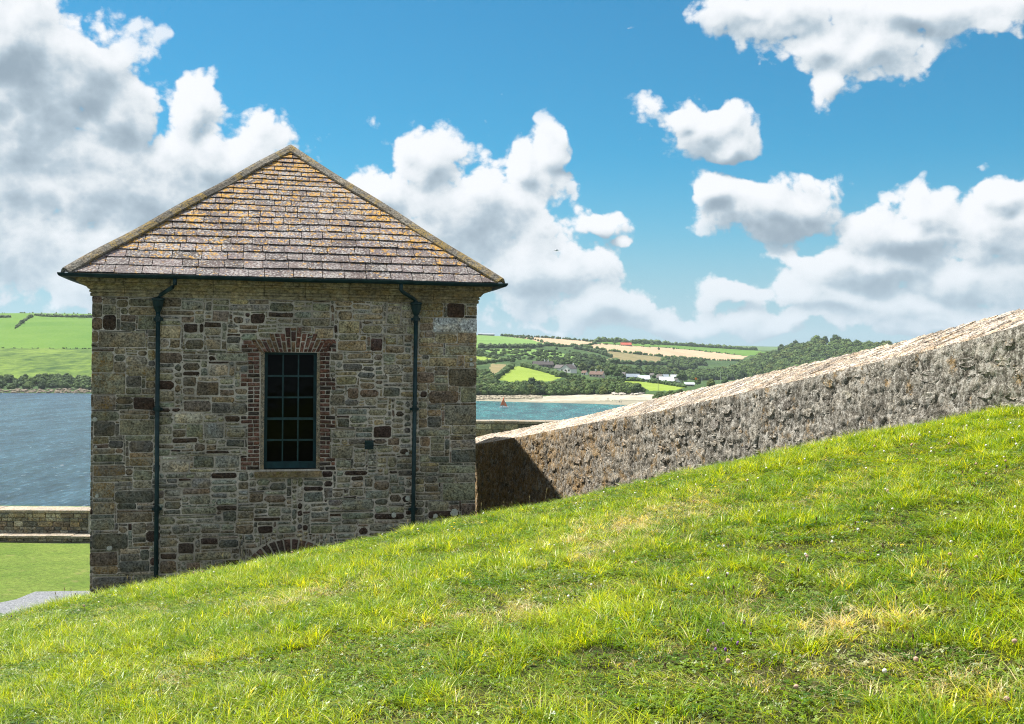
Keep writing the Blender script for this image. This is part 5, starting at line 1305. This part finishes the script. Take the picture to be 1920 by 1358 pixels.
# face: a real rough surface, stones standing out of eroded joints
nt_, nz_ = 900, 84
tt = -1.5 + (T_END+1.5)*np.linspace(0, 1, nt_); hh = np.linspace(0, 2.6, nz_)
TT, HH = np.meshgrid(tt, hh); FTt = np.interp(TT, ts, ftop)
# cellular relief
def cells(x, y, seed):
    ix, iy = np.floor(x).astype(int), np.floor(y).astype(int); d1 = np.full(x.shape, 9.); d2 = np.full(x.shape, 9.); idv = np.zeros(x.shape)
    for a in (-1, 0, 1):
        for b in (-1, 0, 1):
            cx, cy = ix+a, iy+b; rx = _h(cx, cy, np.full_like(cx, seed)); ry = _h(cx, cy, np.full_like(cx, seed+7))
            d = np.hypot(cx+.15+.7*rx-x, cy+.15+.7*ry-y); n = d < d1
            d2 = np.where(n, d1, np.minimum(d2, d)); idv = np.where(n, _h(cx, cy, np.full_like(cx, seed+13)), idv); d1 = np.where(n, d, d1)
    return d1, d2-d1, idv
SXX = TT/.26 + fbm(TT*3, HH*3, 1, 2)*1.2; SYY = (FTt - HH)/.15 + fbm(TT*3, HH*3, 9, 2)*1.2
c1, e1, id1 = cells(SXX, SYY, 3)
rel = np.clip(e1*5, 0, 1)*.014 + (id1-.5)*.018 + fbm(TT*24, HH*18, 2, 4)*.03 + fbm(TT*1.4, HH*1.4, 6, 3)*.04
rel *= np.clip(HH/.06, .2, 1)
zz_ = FTt - HH
P3 = np.stack([W0.x + WD.x*TT + WN.x*rel, W0.y + WD.y*TT + WN.y*rel, zz_], -1).reshape(-1, 3)
cols = np.zeros((nt_*nz_, 4), np.float32)
kk = np.clip(TT/WL, 0, 1).ravel()*1.5; kk = np.minimum(kk, 1)[:, None]
cols[:, :3] = (np.array((.34, .25, .15))*(1-kk) + np.array((.27, .245, .205))*kk)*(.6+.8*id1.ravel()[:, None])*np.where(e1.ravel()[:, None] < .10, .62, 1)
cols[:, 3] = .9*(1-kk[:, 0])
FQ = grid_faces(nz_, nt_)[:, ::-1]
part('rubble_face', P3, FQ, OW, slope, True, cols)
# body behind
q = MB(); nb = 60; tb = np.linspace(-1.5, T_END, nb)
for t in tb:
    p = wx(t) + WN*(-.08); pb = wx(t) - WN*.93
    q.V += [(p.x, p.y, FT(t)-2.6), (p.x, p.y, FT(t)-.05), (pb.x, pb.y, BT(t)-.06), (pb.x, pb.y, FT(t)-2.6)]
for i in range(nb-1):
    for j in range(4): q.F.append((i*4+j, i*4+(j+1) % 4, i*4+4+(j+1) % 4, i*4+4+j))
q.F.append((0, 1, 2, 3)); q.F.append(((nb-1)*4+3, (nb-1)*4+2, (nb-1)*4+1, (nb-1)*4))
q.build('wall_core', M['mortar'], slope)
# stones of the face
st = []
tries = 0; taken = []
while len(st) < 300 and tries < 9000:
    tries += 1
    t = T_END*(1-random.random()**1.0*1.0); p = wx(t); x = px_of(p); h_vis = FT(t) - zat(x, crest_y(x)+8, p.y)
    sc = random.uniform(.75, 1.5)*(1.0 if t > WL*.4 else 1.1); w = random.uniform(.14, .34)*sc; h = w*random.uniform(.4, .8)
    dz = random.uniform(h*.5+.02, max(h_vis, .3)); 
    if any(abs(t-a) < (w+c)*.5+.005 and abs(dz-b) < (h+d)*.5+.005 for a, b, c, d in taken): continue
    taken.append((t, dz, w, h))
    n_ = 10; V = []
    ring = []
    for i in range(n_):
        th = 2*math.pi*i/n_ + random.uniform(-.15, .15); ca, sa = math.cos(th), math.sin(th); k = (abs(ca)**3+abs(sa)**3)**(-1/3.)
        ring.append((ca*k*w/2*random.uniform(.7, 1.08), sa*k*h/2*random.uniform(.7, 1.08)))
    base = random.uniform(-.01, .01); pr_ = random.uniform(.006, .02)
    tl, tz = random.uniform(-.3, .3)*pr_, random.uniform(-.3, .3)*pr_
    for dd, sc_ in ((-.06, 1), (base+pr_*.7, .96), (base+pr_, .84)):
        for (a, b) in ring:
            dd2 = dd + (tl*a/w + tz*b/h + random.uniform(-.012, .012))*(dd > 0)
            pp = wx(t+a*sc_) + WN*dd2; V.append((pp.x, pp.y, FT(t)-dz+b*sc_))
    pp = wx(t) + WN*(base+pr_*1.05); V.append((pp.x, pp.y, FT(t)-dz))
    Fs = [(k*n_+i, k*n_+n_+i, k*n_+n_+(i+1) % n_, k*n_+(i+1) % n_) for k in range(2) for i in range(n_)] + [(2*n_+i, 3*n_, 2*n_+(i+1) % n_) for i in range(n_)]
    c, al = wcol(t); c = c*random.uniform(.55, 1.35)*np.array([random.uniform(.95, 1.05), 1, random.uniform(.92, 1.05)])
    st.append((V, Fs, tuple(c)+(al,)))
for V, Fs, c in st: part('stone', V, Fs, OW, slope, False, np.array(c))
# coping: rough slabs set on edge across the wall
cop = []
t = -2.2
while t < T_END-.6:
    th = random.uniform(.035, .085)*(1. if t > WL*.4 else 1.7)
    s0 = .005; nsp = random.choice([3, 4, 4, 5, 6]); cutsS = sorted([random.uniform(.15, .85) for _ in range(nsp-1)]); cutsS = [s0]+[.95*c for c in cutsS]+[.97]
    skew = .65 + random.uniform(-.12, .12)
    for sa, sb in zip(cutsS[:-1], cutsS[1:]):
        if sb-sa < .05: continue
        lift = random.uniform(-.006, .009); n_ = 4; V = []; thv = th*random.uniform(.8, 1.25)
        for i in range(n_):
            s = sa + (sb-sa)*i/(n_-1) + (.006 if i == 0 else (-.006 if i == n_-1 else 0)); k = s/.95
            tm = t + skew*s
            for dt, tl in ((0.004, random.uniform(-.014, .004)), (thv-.003, random.uniform(-.02, .004))):
                z = FT(tm+dt)*(1-k) + BT(tm+dt)*k; p = wx(tm+dt) - WN*s
                V.append((p.x, p.y, z-.08)); V.append((p.x, p.y, z+lift+tl+random.uniform(-.006, .006)))
            p = wx(tm+th*.5) - WN*s; z = FT(tm)*(1-k)+BT(tm)*k; V.append((p.x, p.y, z+lift+.014+random.uniform(-.006, .008)))
        Fs = []
        for i in range(n_-1):
            a, b = i*5, i*5+5
            Fs += [(a, a+1, b+1, b), (a+1, a+4, b+4, b+1), (a+4, a+3, b+3, b+4), (a+3, a+2, b+2, b+3)]
        Fs += [(0, 2, 3, 4, 1), ((n_-1)*5, (n_-1)*5+1, (n_-1)*5+4, (n_-1)*5+3, (n_-1)*5+2)]
        c = np.array(random.choice([(.40, .35, .30), (.37, .325, .275), (.45, .405, .355), (.35, .30, .25), (.40, .34, .285), (.30, .255, .21)]))*random.uniform(.88, 1.12)
        P = wx(t); cop.append(((sb-sa)*th/(P.y**2), V, Fs, tuple(c)+(random.choice([0, 0, 0, .1, .45]),)))
    t += th
cop.sort(key=lambda c: -c[0]); print('coping', len(cop))
for (_, V, Fs, c) in cop[:300]: part('coping_stone', V, Fs, M['coping'], slope, False, np.array(c))
q = MB()
for (_, V, Fs, c) in cop[300:]: q.add(V, Fs, c)
if q.V: o = q.build('distant_coping', M['coping'], slope); o['kind'] = 'stuff'

# ================================================================ THE GRASS BANK
YC = 12.0
def bank_plane(X, Y): return EYE - 1.65 + .2*X
def bank_z(X, Y):
    X = np.asarray(X, float); Y = np.asarray(Y, float)
    a = X/np.maximum(Y, .5)*F
    # height of the brow so that it stands where the photograph shows it
    px = 960 + np.clip(X/YC*F, -1400, 1400)
    by = crest_y(px) + np.interp(px, [0, 400, 1100, 1920], [20, 15, 8, 6]); bb = -(px-960)*SR + (by-679)*CR
    zc = EYE - bb/F*YC; zp = bank_plane(X, YC)
    z = bank_plane(X, Y) + (zc-zp)*np.clip(Y/YC, 0, 1)**2
    z = z + fbm(X/1.6, Y/1.6, 3.3, 3)*.10*np.clip((YC-Y)/4, 0, 1) + fbm(X*3.1, Y*3.1, 8.3, 2)*.02
    d = np.maximum(Y-YC, 0); drop = np.where(d < 1.6, .19*d*d, .19*1.6**2 + .608*(d-1.6))
    # beside the sloping wall the bank stays up
    side = np.clip((X - 1.0)/4.5, 0, 1)
    z = z - drop*(1-.55*side)
    return np.maximum(z, GROUND + .02)
bx = np.arange(-13, 13.01, .1); by_ = np.concatenate([np.arange(-4, 14.5, .1), np.arange(14.5, 27, .25)])
BXX, BYY = np.meshgrid(bx, by_)
def mat_soil():
    m, g, b = new_mat('turf_soil', .95, .1); P = POS(g); n = g.noise(P, 6, 5, .7)
    c = g.mix(g.lin(n, .35, .65), (.018, .024, .007), (.06, .055, .02)); g.put(b.inputs[0], c); bump(g, b, g.noise(P, 40, 4, .7), .02); return m  # soil kept dark to paint in shade between the tufts
keep = (BXX[:-1, :-1] < 99)
Fb = grid_faces(len(by_), len(bx)); cen = np.stack([BXX, BYY], -1).reshape(-1, 2)[Fb].mean(1)
# no turf inside the building or beyond the sloping wall
rel_ = cen - np.array([PL.x, PL.y]); uu_ = rel_@np.array([U.x, U.y]); vv_ = rel_@np.array([BK.x, BK.y])
insd = (vv_ > .1) & (uu_ > .1) & (uu_ < W-.1)
rw = cen - np.array([W0.x, W0.y]); beyond = (rw@np.array([WN.x, WN.y]) < -.3) & (cen[:, 1] > 8)
Fb = Fb[~(insd | beyond)]
o = part('grass_bank', np.stack([BXX, BYY, bank_z(BXX, BYY)], -1).reshape(-1, 3), Fb, mat_soil(), None, True); tag(o, kind='structure')

# straw-coloured worn patches (picture position, radius in metres, strength)
def bank_hit(px, py):
    a, b = lv(px, py)
    for Y in np.arange(2.0, 13, .03):
        z = EYE - b/F*Y
        if z <= bank_z(a/F*Y, Y): return Vector((a/F*Y, Y, z))
    return Vector((a/F*12, 12, float(bank_z(a/F*12, 12))))
DRY = [(1200, 985, .9, .9), (1130, 1030, .6, .7), (1580, 1190, .38, 1.), (1600, 1260, .3, .8), (560, 1125, .5, .75), (640, 1110, .5, .6), (1560, 930, .6, .45), (980, 1150, .35, .8), (860, 1160, .4, .5), (1840, 1290, .25, .8), (1700, 1100, .4, .5), (330, 1270, .35, .4), (1290, 945, .6, .6), (250, 1160, .6, .35), (1450, 1130, .45, .4)]
dry_pts = [(bank_hit(x, y), r, s*.68) for x, y, r, s in DRY]
def grass_mat():
    m = bpy.data.materials.new('grass_blades'); m.use_nodes = True; nt = m.node_tree; g = G(nt); nt.nodes.clear()
    P = POS(g); out = g.n('ShaderNodeOutputMaterial'); rnd = g.n('ShaderNodeObjectInfo').outputs['Random']; c0, al = attr(g)
    acc = None
    for (p, r, s) in dry_pts:
        gd = g.n('ShaderNodeTexGradient', gradient_type='SPHERICAL'); k = 1/(r*1.5); g.put(gd.inputs[0], g.mapv(P, loc=(-p.x*k, -p.y*k, 0), scl=(k, k, 0)))
        v = g.m('MULTIPLY', gd.outputs[1], s); acc = v if acc is None else g.m('MAXIMUM', acc, v)
    n = g.noise(P, 1.1, 4, .6); n2 = g.noise(P, 5.5, 4, .65)
    dry = g.m('ADD', g.m('MULTIPLY', acc, .75), g.m('MULTIPLY', g.m('SUBTRACT', n2, .5), 1.1)); dry = g.m('ADD', dry, g.m('MULTIPLY', g.m('SUBTRACT', rnd, .5), .35)); dry = g.m('ADD', dry, g.m('MULTIPLY', al, .35))
    dry = g.sm(dry, .2, .56)
    gr1 = g.mix(g.lin(g.m('ADD', g.m('MULTIPLY', n, .55), g.m('MULTIPLY', rnd, .45)), .3, .72), (.088, .185, .006), (.35, .41, .013))
    gr1 = g.mix(g.sm(n2, .50, .66, 0, .6), gr1, (.05, .115, .008))
    c = g.mix(1., gr1, c0, 'MULTIPLY'); straw = g.mix(rnd, (.40, .33, .17), (.62, .54, .34))
    c = g.mix(dry, c, g.mix(1., straw, g.mix(.5, c0, (1, 1, 1)), 'MULTIPLY'))
    pb = g.n('ShaderNodeBsdfPrincipled'); pb.inputs['Roughness'].default_value = .42; pb.inputs['Specular IOR Level'].default_value = .45; g.put(pb.inputs[0], c)
    tr = g.n('ShaderNodeBsdfTranslucent'); g.put(tr.inputs[0], g.mix(1., c, (1.9, 1.7, .35), 'MULTIPLY'))
    mx = g.n('ShaderNodeMixShader'); mx.inputs[0].default_value = .40; nt.links.new(pb.outputs[0], mx.inputs[1]); nt.links.new(tr.outputs[0], mx.inputs[2]); nt.links.new(mx.outputs[0], out.inputs[0])
    return m
GM = grass_mat()
def clump(name, n, rad, h0, h1, w0, w1, lean, seed, straw=0., kind='blade'):
    r = random.Random(seed); V = []; Fs = []; C = []
    for t in range(n):
        th = r.uniform(0, 6.283); rr = rad*math.sqrt(r.random()); bx_, by2 = math.cos(th)*rr, math.sin(th)*rr
        h = r.uniform(h0, h1); w = r.uniform(w0, w1); ph = r.uniform(0, 6.283) if r.random() < .5 else th + r.gauss(0, .6)
        l = r.uniform(.15, 1.)*lean; d = Vector((math.cos(ph), math.sin(ph), 0)); s = Vector((-d.y, d.x, 0)); s = (s + d*r.uniform(-.6, .6)).normalized()
        br = r.uniform(.3, 1.65)**1.1; yl = r.uniform(-.14, .22); col = (br*(1+yl), br, br*(1-yl)); dead = 1. if r.random() < straw else 0.  # wide tone range helps paint the shade between tufts
        k = len(V); segs = 3
        for i in range(segs+1):
            f = i/segs; hh_ = h*(f - .35*l*f*f); ou = h*l*f*f*.95 + h*.12*f
            p = Vector((bx_, by2, -.012)) + d*ou + Vector((0, 0, hh_)); ww = w*(1-f**1.6)*.5
            if i < segs: V += [tuple(p-s*ww), tuple(p+s*ww)]
            else: V.append(tuple(p))
            sh = .6+.5*f
            C += [tuple(np.array(col)*1.0)+(dead,)]*(2 if i < segs else 1)
        for i in range(segs-1): Fs.append((k+2*i, k+2*i+1, k+2*i+3, k+2*i+2))
        Fs.append((k+2*segs-2, k+2*segs-1, k+2*segs))
    return mesh_data(name, V, Fs, GM, False, np.array(C))
def leafy(name, n, rad, size, seed):
    """clover and plantain: small broad leaves"""
    r = random.Random(seed); V = []; Fs = []; C = []
    for t in range(n):
        th = r.uniform(0, 6.28); rr = rad*math.sqrt(r.random()); z = r.uniform(.006, .035); p = Vector((math.cos(th)*rr, math.sin(th)*rr, z))
        nrm = Vector((r.gauss(0, .35), r.gauss(0, .35), 1)).normalized(); br = r.uniform(.5, .95)
        for q_ in range(3):
            a = th + q_*2.09; d = Vector((math.cos(a), math.sin(a), 0)); d = (d - nrm*d.dot(nrm)).normalized(); s = nrm.cross(d); L = size*r.uniform(.7, 1.2)
            k = len(V); V += [tuple(p), tuple(p+d*L*.55+s*L*.42), tuple(p+d*L+s*L*.1), tuple(p+d*L*.95-s*L*.12), tuple(p+d*L*.55-s*L*.42)]; Fs.append((k, k+1, k+2, k+3, k+4)); C += [(br*.75, br*.95, br*.9, 0)]*5
    return mesh_data(name, V, Fs, GM, False, np.array(C))
CL = [clump('short_grass', 56, .095, .018, .055, .0024, .005, 2.0, 1, .12), clump('short_grass', 56, .095, .02, .06, .0024, .005, 2.2, 2, .2), clump('short_grass', 50, .095, .02, .065, .0024, .0048, 1.8, 3, .08),
      clump('long_grass', 40, .05, .05, .115, .003, .006, 1.7, 4, .05), clump('long_grass', 34, .045, .05, .13, .003, .0062, 1.6, 5, .08),
      clump('dry_grass', 52, .095, .015, .05, .002, .004, 2.2, 6, .75), leafy('clover_leaves', 36, .09, .012, 7), clump('flat_grass', 44, .1, .02, .075, .0022, .0045, 3.0, 8, .3)]
NG = 29000
gp_ = []; 
Yg = rng.random(NG*3)**.8*(12.9-1.6)+1.6; Xg = (rng.random(NG*3)*2-1)*(.468*12.9+1.6)
okm = np.abs(Xg) < .468*Yg + 1.3; Xg, Yg = Xg[okm][:NG], Yg[okm][:NG]
Zg = bank_z(Xg, Yg)
eps = .05; gxs = (bank_z(Xg+eps, Yg)-Zg)/eps; gys = (bank_z(Xg, Yg+eps)-Zg)/eps
tuft = vn(Xg*1.3+9, Yg*1.3, 1.1)*.6 + vn(Xg*4.5, Yg*4.5, 7.7)*.4
drym = np.zeros(len(Xg))
for (p, r, s) in dry_pts: drym = np.maximum(drym, s*np.clip(1.2-np.hypot(Xg-p.x, Yg-p.y)/r, 0, 1))
rr_ = rng.random(len(Xg)); idx = rng.integers(0, 3, len(Xg))
idx = np.where((tuft > .5) & (rr_ < .42), rng.integers(3, 5, len(Xg)), idx); idx = np.where(rr_ > .955, 6, idx); idx = np.where((rr_ > .80) & (rr_ < .955), 7, idx)
idx = np.where(rng.random(len(Xg)) < drym*.8, 5, idx)
hs_ = (.42 + 1.05*tuft + .45*rng.random(len(Xg)))*(1-.35*drym); ws_ = .9+.35*rng.random(len(Xg))
far_ = 1 + .012*Yg
rot = np.stack([np.arctan(gys)*.6, -np.arctan(gxs)*.6, rng.random(len(Xg))*6.283], -1)
gn_scatter('grass', CL, np.stack([Xg, Yg, Zg], -1), rot, np.stack([ws_*far_, ws_*far_, hs_], -1), idx, 'uneven green turf with yellow tufts and straw patches covering the bank')

# flowers and seed heads: each one standing in the turf
STEM = plain('flower_stem', (.10, .16, .03), .7); WHITEF = plain('clover_white', (.72, .68, .62), .8, .2, .1, 200); PINKF = plain('clover_fading', (.42, .27, .2), .8, .2, .3, 200); YEL = plain('yellow_petals', (.8, .55, .01), .7, .2, .1); BRN = plain('seed_head', (.09, .05, .03), .9); PUR = plain('purple_petals', (.2, .08, .3), .8); STR = plain('straw_stem', (.4, .3, .17), .8)
def stem_mesh(h, m_):
    q = MB(); q.tube([(0, 0, -.01), (.004, 0, h*.5), (.0, .004, h)], [.0016, .0013, .001], 4); return mesh_data('stem', q.V, q.F, m_)
def head_ball(r_, m_, sz=1., petals=0):
    V = []; Fs = []
    if petals:
        q = MB()
        for ring_, nn, tilt, L in ((0, petals, .25, r_), (1, petals, .7, r_*.75)):
            for i in range(nn):
                th = 6.283*(i+ring_*.5)/nn; d = Vector((math.cos(th), math.sin(th), tilt*.5)); s = Vector((-d.y, d.x, 0))
                k = len(q.V); q.V += [(0, 0, .001*ring_), tuple(d*L*.6+s*L*.16), tuple(d*L), tuple(d*L*.6-s*L*.16)]; q.F.append((k, k+1, k+2, k+3))
        return mesh_data('petals', q.V, q.F, m_)
    bm = bmesh.new(); bmesh.ops.create_icosphere(bm, subdivisions=2, radius=r_)
    for v in bm.verts: v.co *= (1+.28*mnoise.noise(v.co*(2.2/r_))); v.co.z *= sz
    me = bpy.data.meshes.new('flower_head'); bm.to_mesh(me); bm.free(); me.materials.append(m_); return me
KINDS = {'clover_flower': (stem_mesh(.07, STEM), head_ball(.0115, WHITEF), .075, 'flower_head', 'flower', 'white clover head', 'white clover heads in the turf'),
         'fading_clover': (stem_mesh(.07, STEM), head_ball(.011, PINKF), .075, 'flower_head', 'flower', 'pinkish clover head', 'fading clover heads in the turf'),
         'hawkbit_flower': (stem_mesh(.08, STEM), head_ball(.013, YEL, 1, 12), .082, 'petals', 'flower', 'yellow hawkbit flower', 'yellow flowers in the turf'),
         'plantain_spike': (stem_mesh(.15, STR), head_ball(.006, BRN, 2.6), .155, 'seed_head', 'plant', 'dark plantain seed stalk', 'plantain seed heads standing above the turf'),
         'selfheal_flower': (stem_mesh(.06, STEM), head_ball(.010, PUR, 1.5), .068, 'flower_head', 'flower', 'purple selfheal flower', 'purple flowers in the turf'),
         'grass_seedhead': (stem_mesh(.19, STR), head_ball(.005, STR, 4.), .20, 'seed_head', 'plant', 'tall dry grass stalk', 'dry grass seed heads along the brow')}
def place_of(x, y):
    d = y - float(crest_y(x))
    if d < 22: return 'on the brow ' + ('beside the lawn' if x < 170 else 'in front of the stone building' if x < 893 else 'below the shadowed wall end' if x < 1080 else 'along the foot of the sloping wall')
    if x < 893: return 'on the grass slope ' + ('just below the building' if d < 90 else 'low on the left of the bank')
    if x < 1300: return 'around the large straw patch' if d < 170 else 'on the middle of the lower bank'
    if y > 1100: return 'near the small straw patch low on the right' if x > 1500 else 'in the lower middle right of the bank'
    return 'on the upper right of the bank' if x > 1600 else 'on the slope right of the large straw patch'
def flower(kind, px, py, sc=1.):
    sm_m, hd, hz, pn, cat, lab, grp = KINDS[kind]; p = bank_hit(px, py)
    w_ = place_of(px, py); lab = lab.replace(' in the turf', '') + ' ' + w_; grp = grp.split(' in the turf')[0].split(' standing')[0].split(' along')[0] + ' ' + w_
    r = thing(kind, lab, cat, p, grp, random.uniform(0, 6.28)); r.scale = (sc, sc, sc*random.uniform(.85, 1.2)); r.rotation_euler = (random.uniform(-.2, .2), random.uniform(-.2, .2), random.uniform(0, 6))
    a = bpy.data.objects.new('stem', sm_m); COL.objects.link(a); a.parent = r
    b = bpy.data.objects.new(pn, hd); COL.objects.link(b); b.parent = r; b.location = (0, 0, hz)
Fl = {'clover_flower': [(1437, 889), (1303, 921), (1323, 902), (1132, 933), (1271, 930), (1690, 831), (1702, 824), (1723, 826), (1744, 822), (1811, 811), (1845, 850), (1900, 833), (1903, 848), (1912, 813), (1893, 817), (1660, 1286), (1497, 893), (1510, 873), (1602, 829), (783, 1004), (716, 1010), (464, 1061), (480, 1057), (527, 1055), (258, 1100), (315, 1092), (187, 1140), (1783, 830), (1880, 870), (1560, 835), (1610, 1012), (1400, 912), (1210, 915), (560, 1050), (694, 1038), (1850, 800), (1765, 808), (1270, 905), (1870, 890), (905, 975), (1086, 965), (840, 1005), (400, 1085)],
      'fading_clover': [(1638, 853), (1829, 884), (1882, 879), (1708, 848), (1780, 845), (1850, 905), (1710, 850), (1900, 1235), (1725, 1275), (1500, 1320), (1516, 1065), (1890, 1350), (1370, 1275), (1783, 1063), (1829, 1070), (365, 1088), (380, 1083), (545, 1050), (1663, 940), (160, 1150)],
      'hawkbit_flower': [(1855, 923), (1696, 1047), (1471, 1078), (1342, 927), (1735, 803), (1580, 986), (860, 987), (853, 995), (860, 1010), (783, 1008), (745, 1014), (904, 992), (980, 1007), (905, 995), (845, 1005), (677, 1045), (848, 1008), (618, 1079), (652, 1095), (910, 990), (1895, 840)],
      'plantain_spike': [(1366, 1120), (1380, 1140), (1360, 1160), (1740, 1095), (1680, 1170), (1720, 1250), (1487, 1270), (1250, 1290), (1549, 866), (1478, 920), (1484, 926), (1804, 911), (1885, 912), (1655, 1065), (1090, 962), (1530, 1010), (1366, 1060), (1258, 1178), (110, 1122), (140, 1128), (660, 1062), (895, 966), (1830, 940), (1500, 1110)],
      'selfheal_flower': [(1357, 1189), (1369, 1214), (1379, 1225), (1342, 1237), (1360, 1237), (1396, 1186), (1329, 1200), (1405, 1205), (14, 1152), (22, 1165)],
      'grass_seedhead': [(898, 968), (903, 962), (945, 960), (952, 957), (962, 960), (948, 965), (995, 955), (108, 1127), (118, 1125), (136, 1125), (250, 1100), (272, 1096), (290, 1094), (310, 1092), (345, 1083), (355, 1080), (400, 1075), (420, 1073), (434, 1066), (664, 1018), (700, 1012), (742, 1001), (233, 1106), (246, 1103), (330, 1088), (372, 1079), (565, 1040), (610, 1030), (760, 998), (1020, 951)]}
for k, L in Fl.items():
    for (x, y) in L: flower(k, x, max(y, float(crest_y(x))+3), {'grass_seedhead': random.uniform(.5, 1.), 'plantain_spike': .8, 'selfheal_flower': .7, 'clover_flower': .85}.get(k, 1.))
for t in range(46):     # more of them, thinly
    x = random.uniform(950, 1910); y = random.uniform(float(crest_y(x))+8, float(crest_y(x))+260); flower(random.choice(['clover_flower', 'fading_clover', 'plantain_spike', 'clover_flower']), x, y, .8)

ORD = ['first', 'second', 'third', 'fourth', 'fifth', 'sixth', 'seventh', 'eighth', 'ninth', 'tenth', 'eleventh', 'twelfth', 'thirteenth', 'fourteenth', 'fifteenth', 'sixteenth', 'seventeenth', 'eighteenth', 'nineteenth', 'twentieth', 'twenty-first', 'twenty-second', 'twenty-third', 'twenty-fourth', 'twenty-fifth']
fam = {}
for o in COL.objects:
    if o.get('group') and o.get('category') in ('flower', 'plant'): fam.setdefault(o['group'], []).append(o)
for g_, L in fam.items():
    L.sort(key=lambda o: to_px(o.location)[0])
    for i, o in enumerate(L):
        if len(L) > 1: o['label'] = o['label'] + ', ' + ORD[min(i, 24)] + ' from left'
# ================================================================ GULLS
GW = plain('gull_white', (.75, .75, .75), .7, .2, .03); GD = plain('gull_grey', (.25, .27, .3), .7)
def gull(loc, span, label, yaw, flying=True):
    r = thing('gull', label, 'bird', loc, None, yaw); q = MB(); s = span
    q.tube([(-.22*s, 0, 0), (-.12*s, 0, .01*s), (0, 0, .015*s), (.12*s, 0, .01*s), (.19*s, 0, .02*s), (.24*s, 0, .02*s), (.28*s, 0, .012*s)], [.01*s, .045*s, .06*s, .055*s, .035*s, .036*s, .006*s], 8); child('body', q, GW, r, True)
    for sg in (-1, 1):
        q = MB(); P = [(.07, .04, .02), (-.09, .04, .02), (.10, .24, .09), (-.06, .24, .085), (.0, .5, .05), (-.03, .5, .05)]
        if not flying: P = [(.08, .04, .035), (-.1, .04, .03), (.05, .06, .0), (-.2, .055, .02), (-.16, .05, .02), (-.28, .03, .03)]
        V = [(x*s, y*s*sg, z*s) for x, y, z in P] + [(x*s, y*s*sg, (z-.012)*s) for x, y, z in P]
        q.add(V, [(0, 1, 3, 2), (2, 3, 5, 4), (6, 8, 9, 7), (8, 10, 11, 9), (0, 2, 8, 6), (2, 4, 10, 8), (1, 7, 9, 3), (3, 9, 11, 5), (4, 5, 11, 10)]); child('wing', q, GD, r)
gull(at(1043, 470, 110), 1.0, 'gull gliding against the clouds right of the roof', .4)
for (x, y, l, s) in ((101, 880, 'small gull on the water left of the building', .8), (116, 885, 'larger white gull on the water nearest the parapet', 1.5)):
    gull(sea_pt(x, y) + UP*(.3 if s < 1 else 1.5), s, l, .3, s > 1)

# ---------------------------------------------------------------- the air over the bay
q = MB(); q.box((-3500, -60, -4), (7000, 0, 0), (0, 5900, 0), (0, 0, 200))
hz = q.build('haze', None); m = bpy.data.materials.new('sea_air'); m.use_nodes = True; nt = m.node_tree; nt.nodes.clear()
o_ = nt.nodes.new('ShaderNodeOutputMaterial'); v_ = nt.nodes.new('ShaderNodeVolumePrincipled'); v_.inputs['Color'].default_value = (.78, .88, 1, 1); v_.inputs['Density'].default_value = 5.5e-5; v_.inputs['Anisotropy'].default_value = .2
nt.links.new(v_.outputs[0], o_.inputs['Volume']); hz.data.materials.append(m); tag(hz, kind='stuff'); hz['label'] = 'thin blue sea air between the fort and the far hills'
SC.cycles.volume_bounces = 0
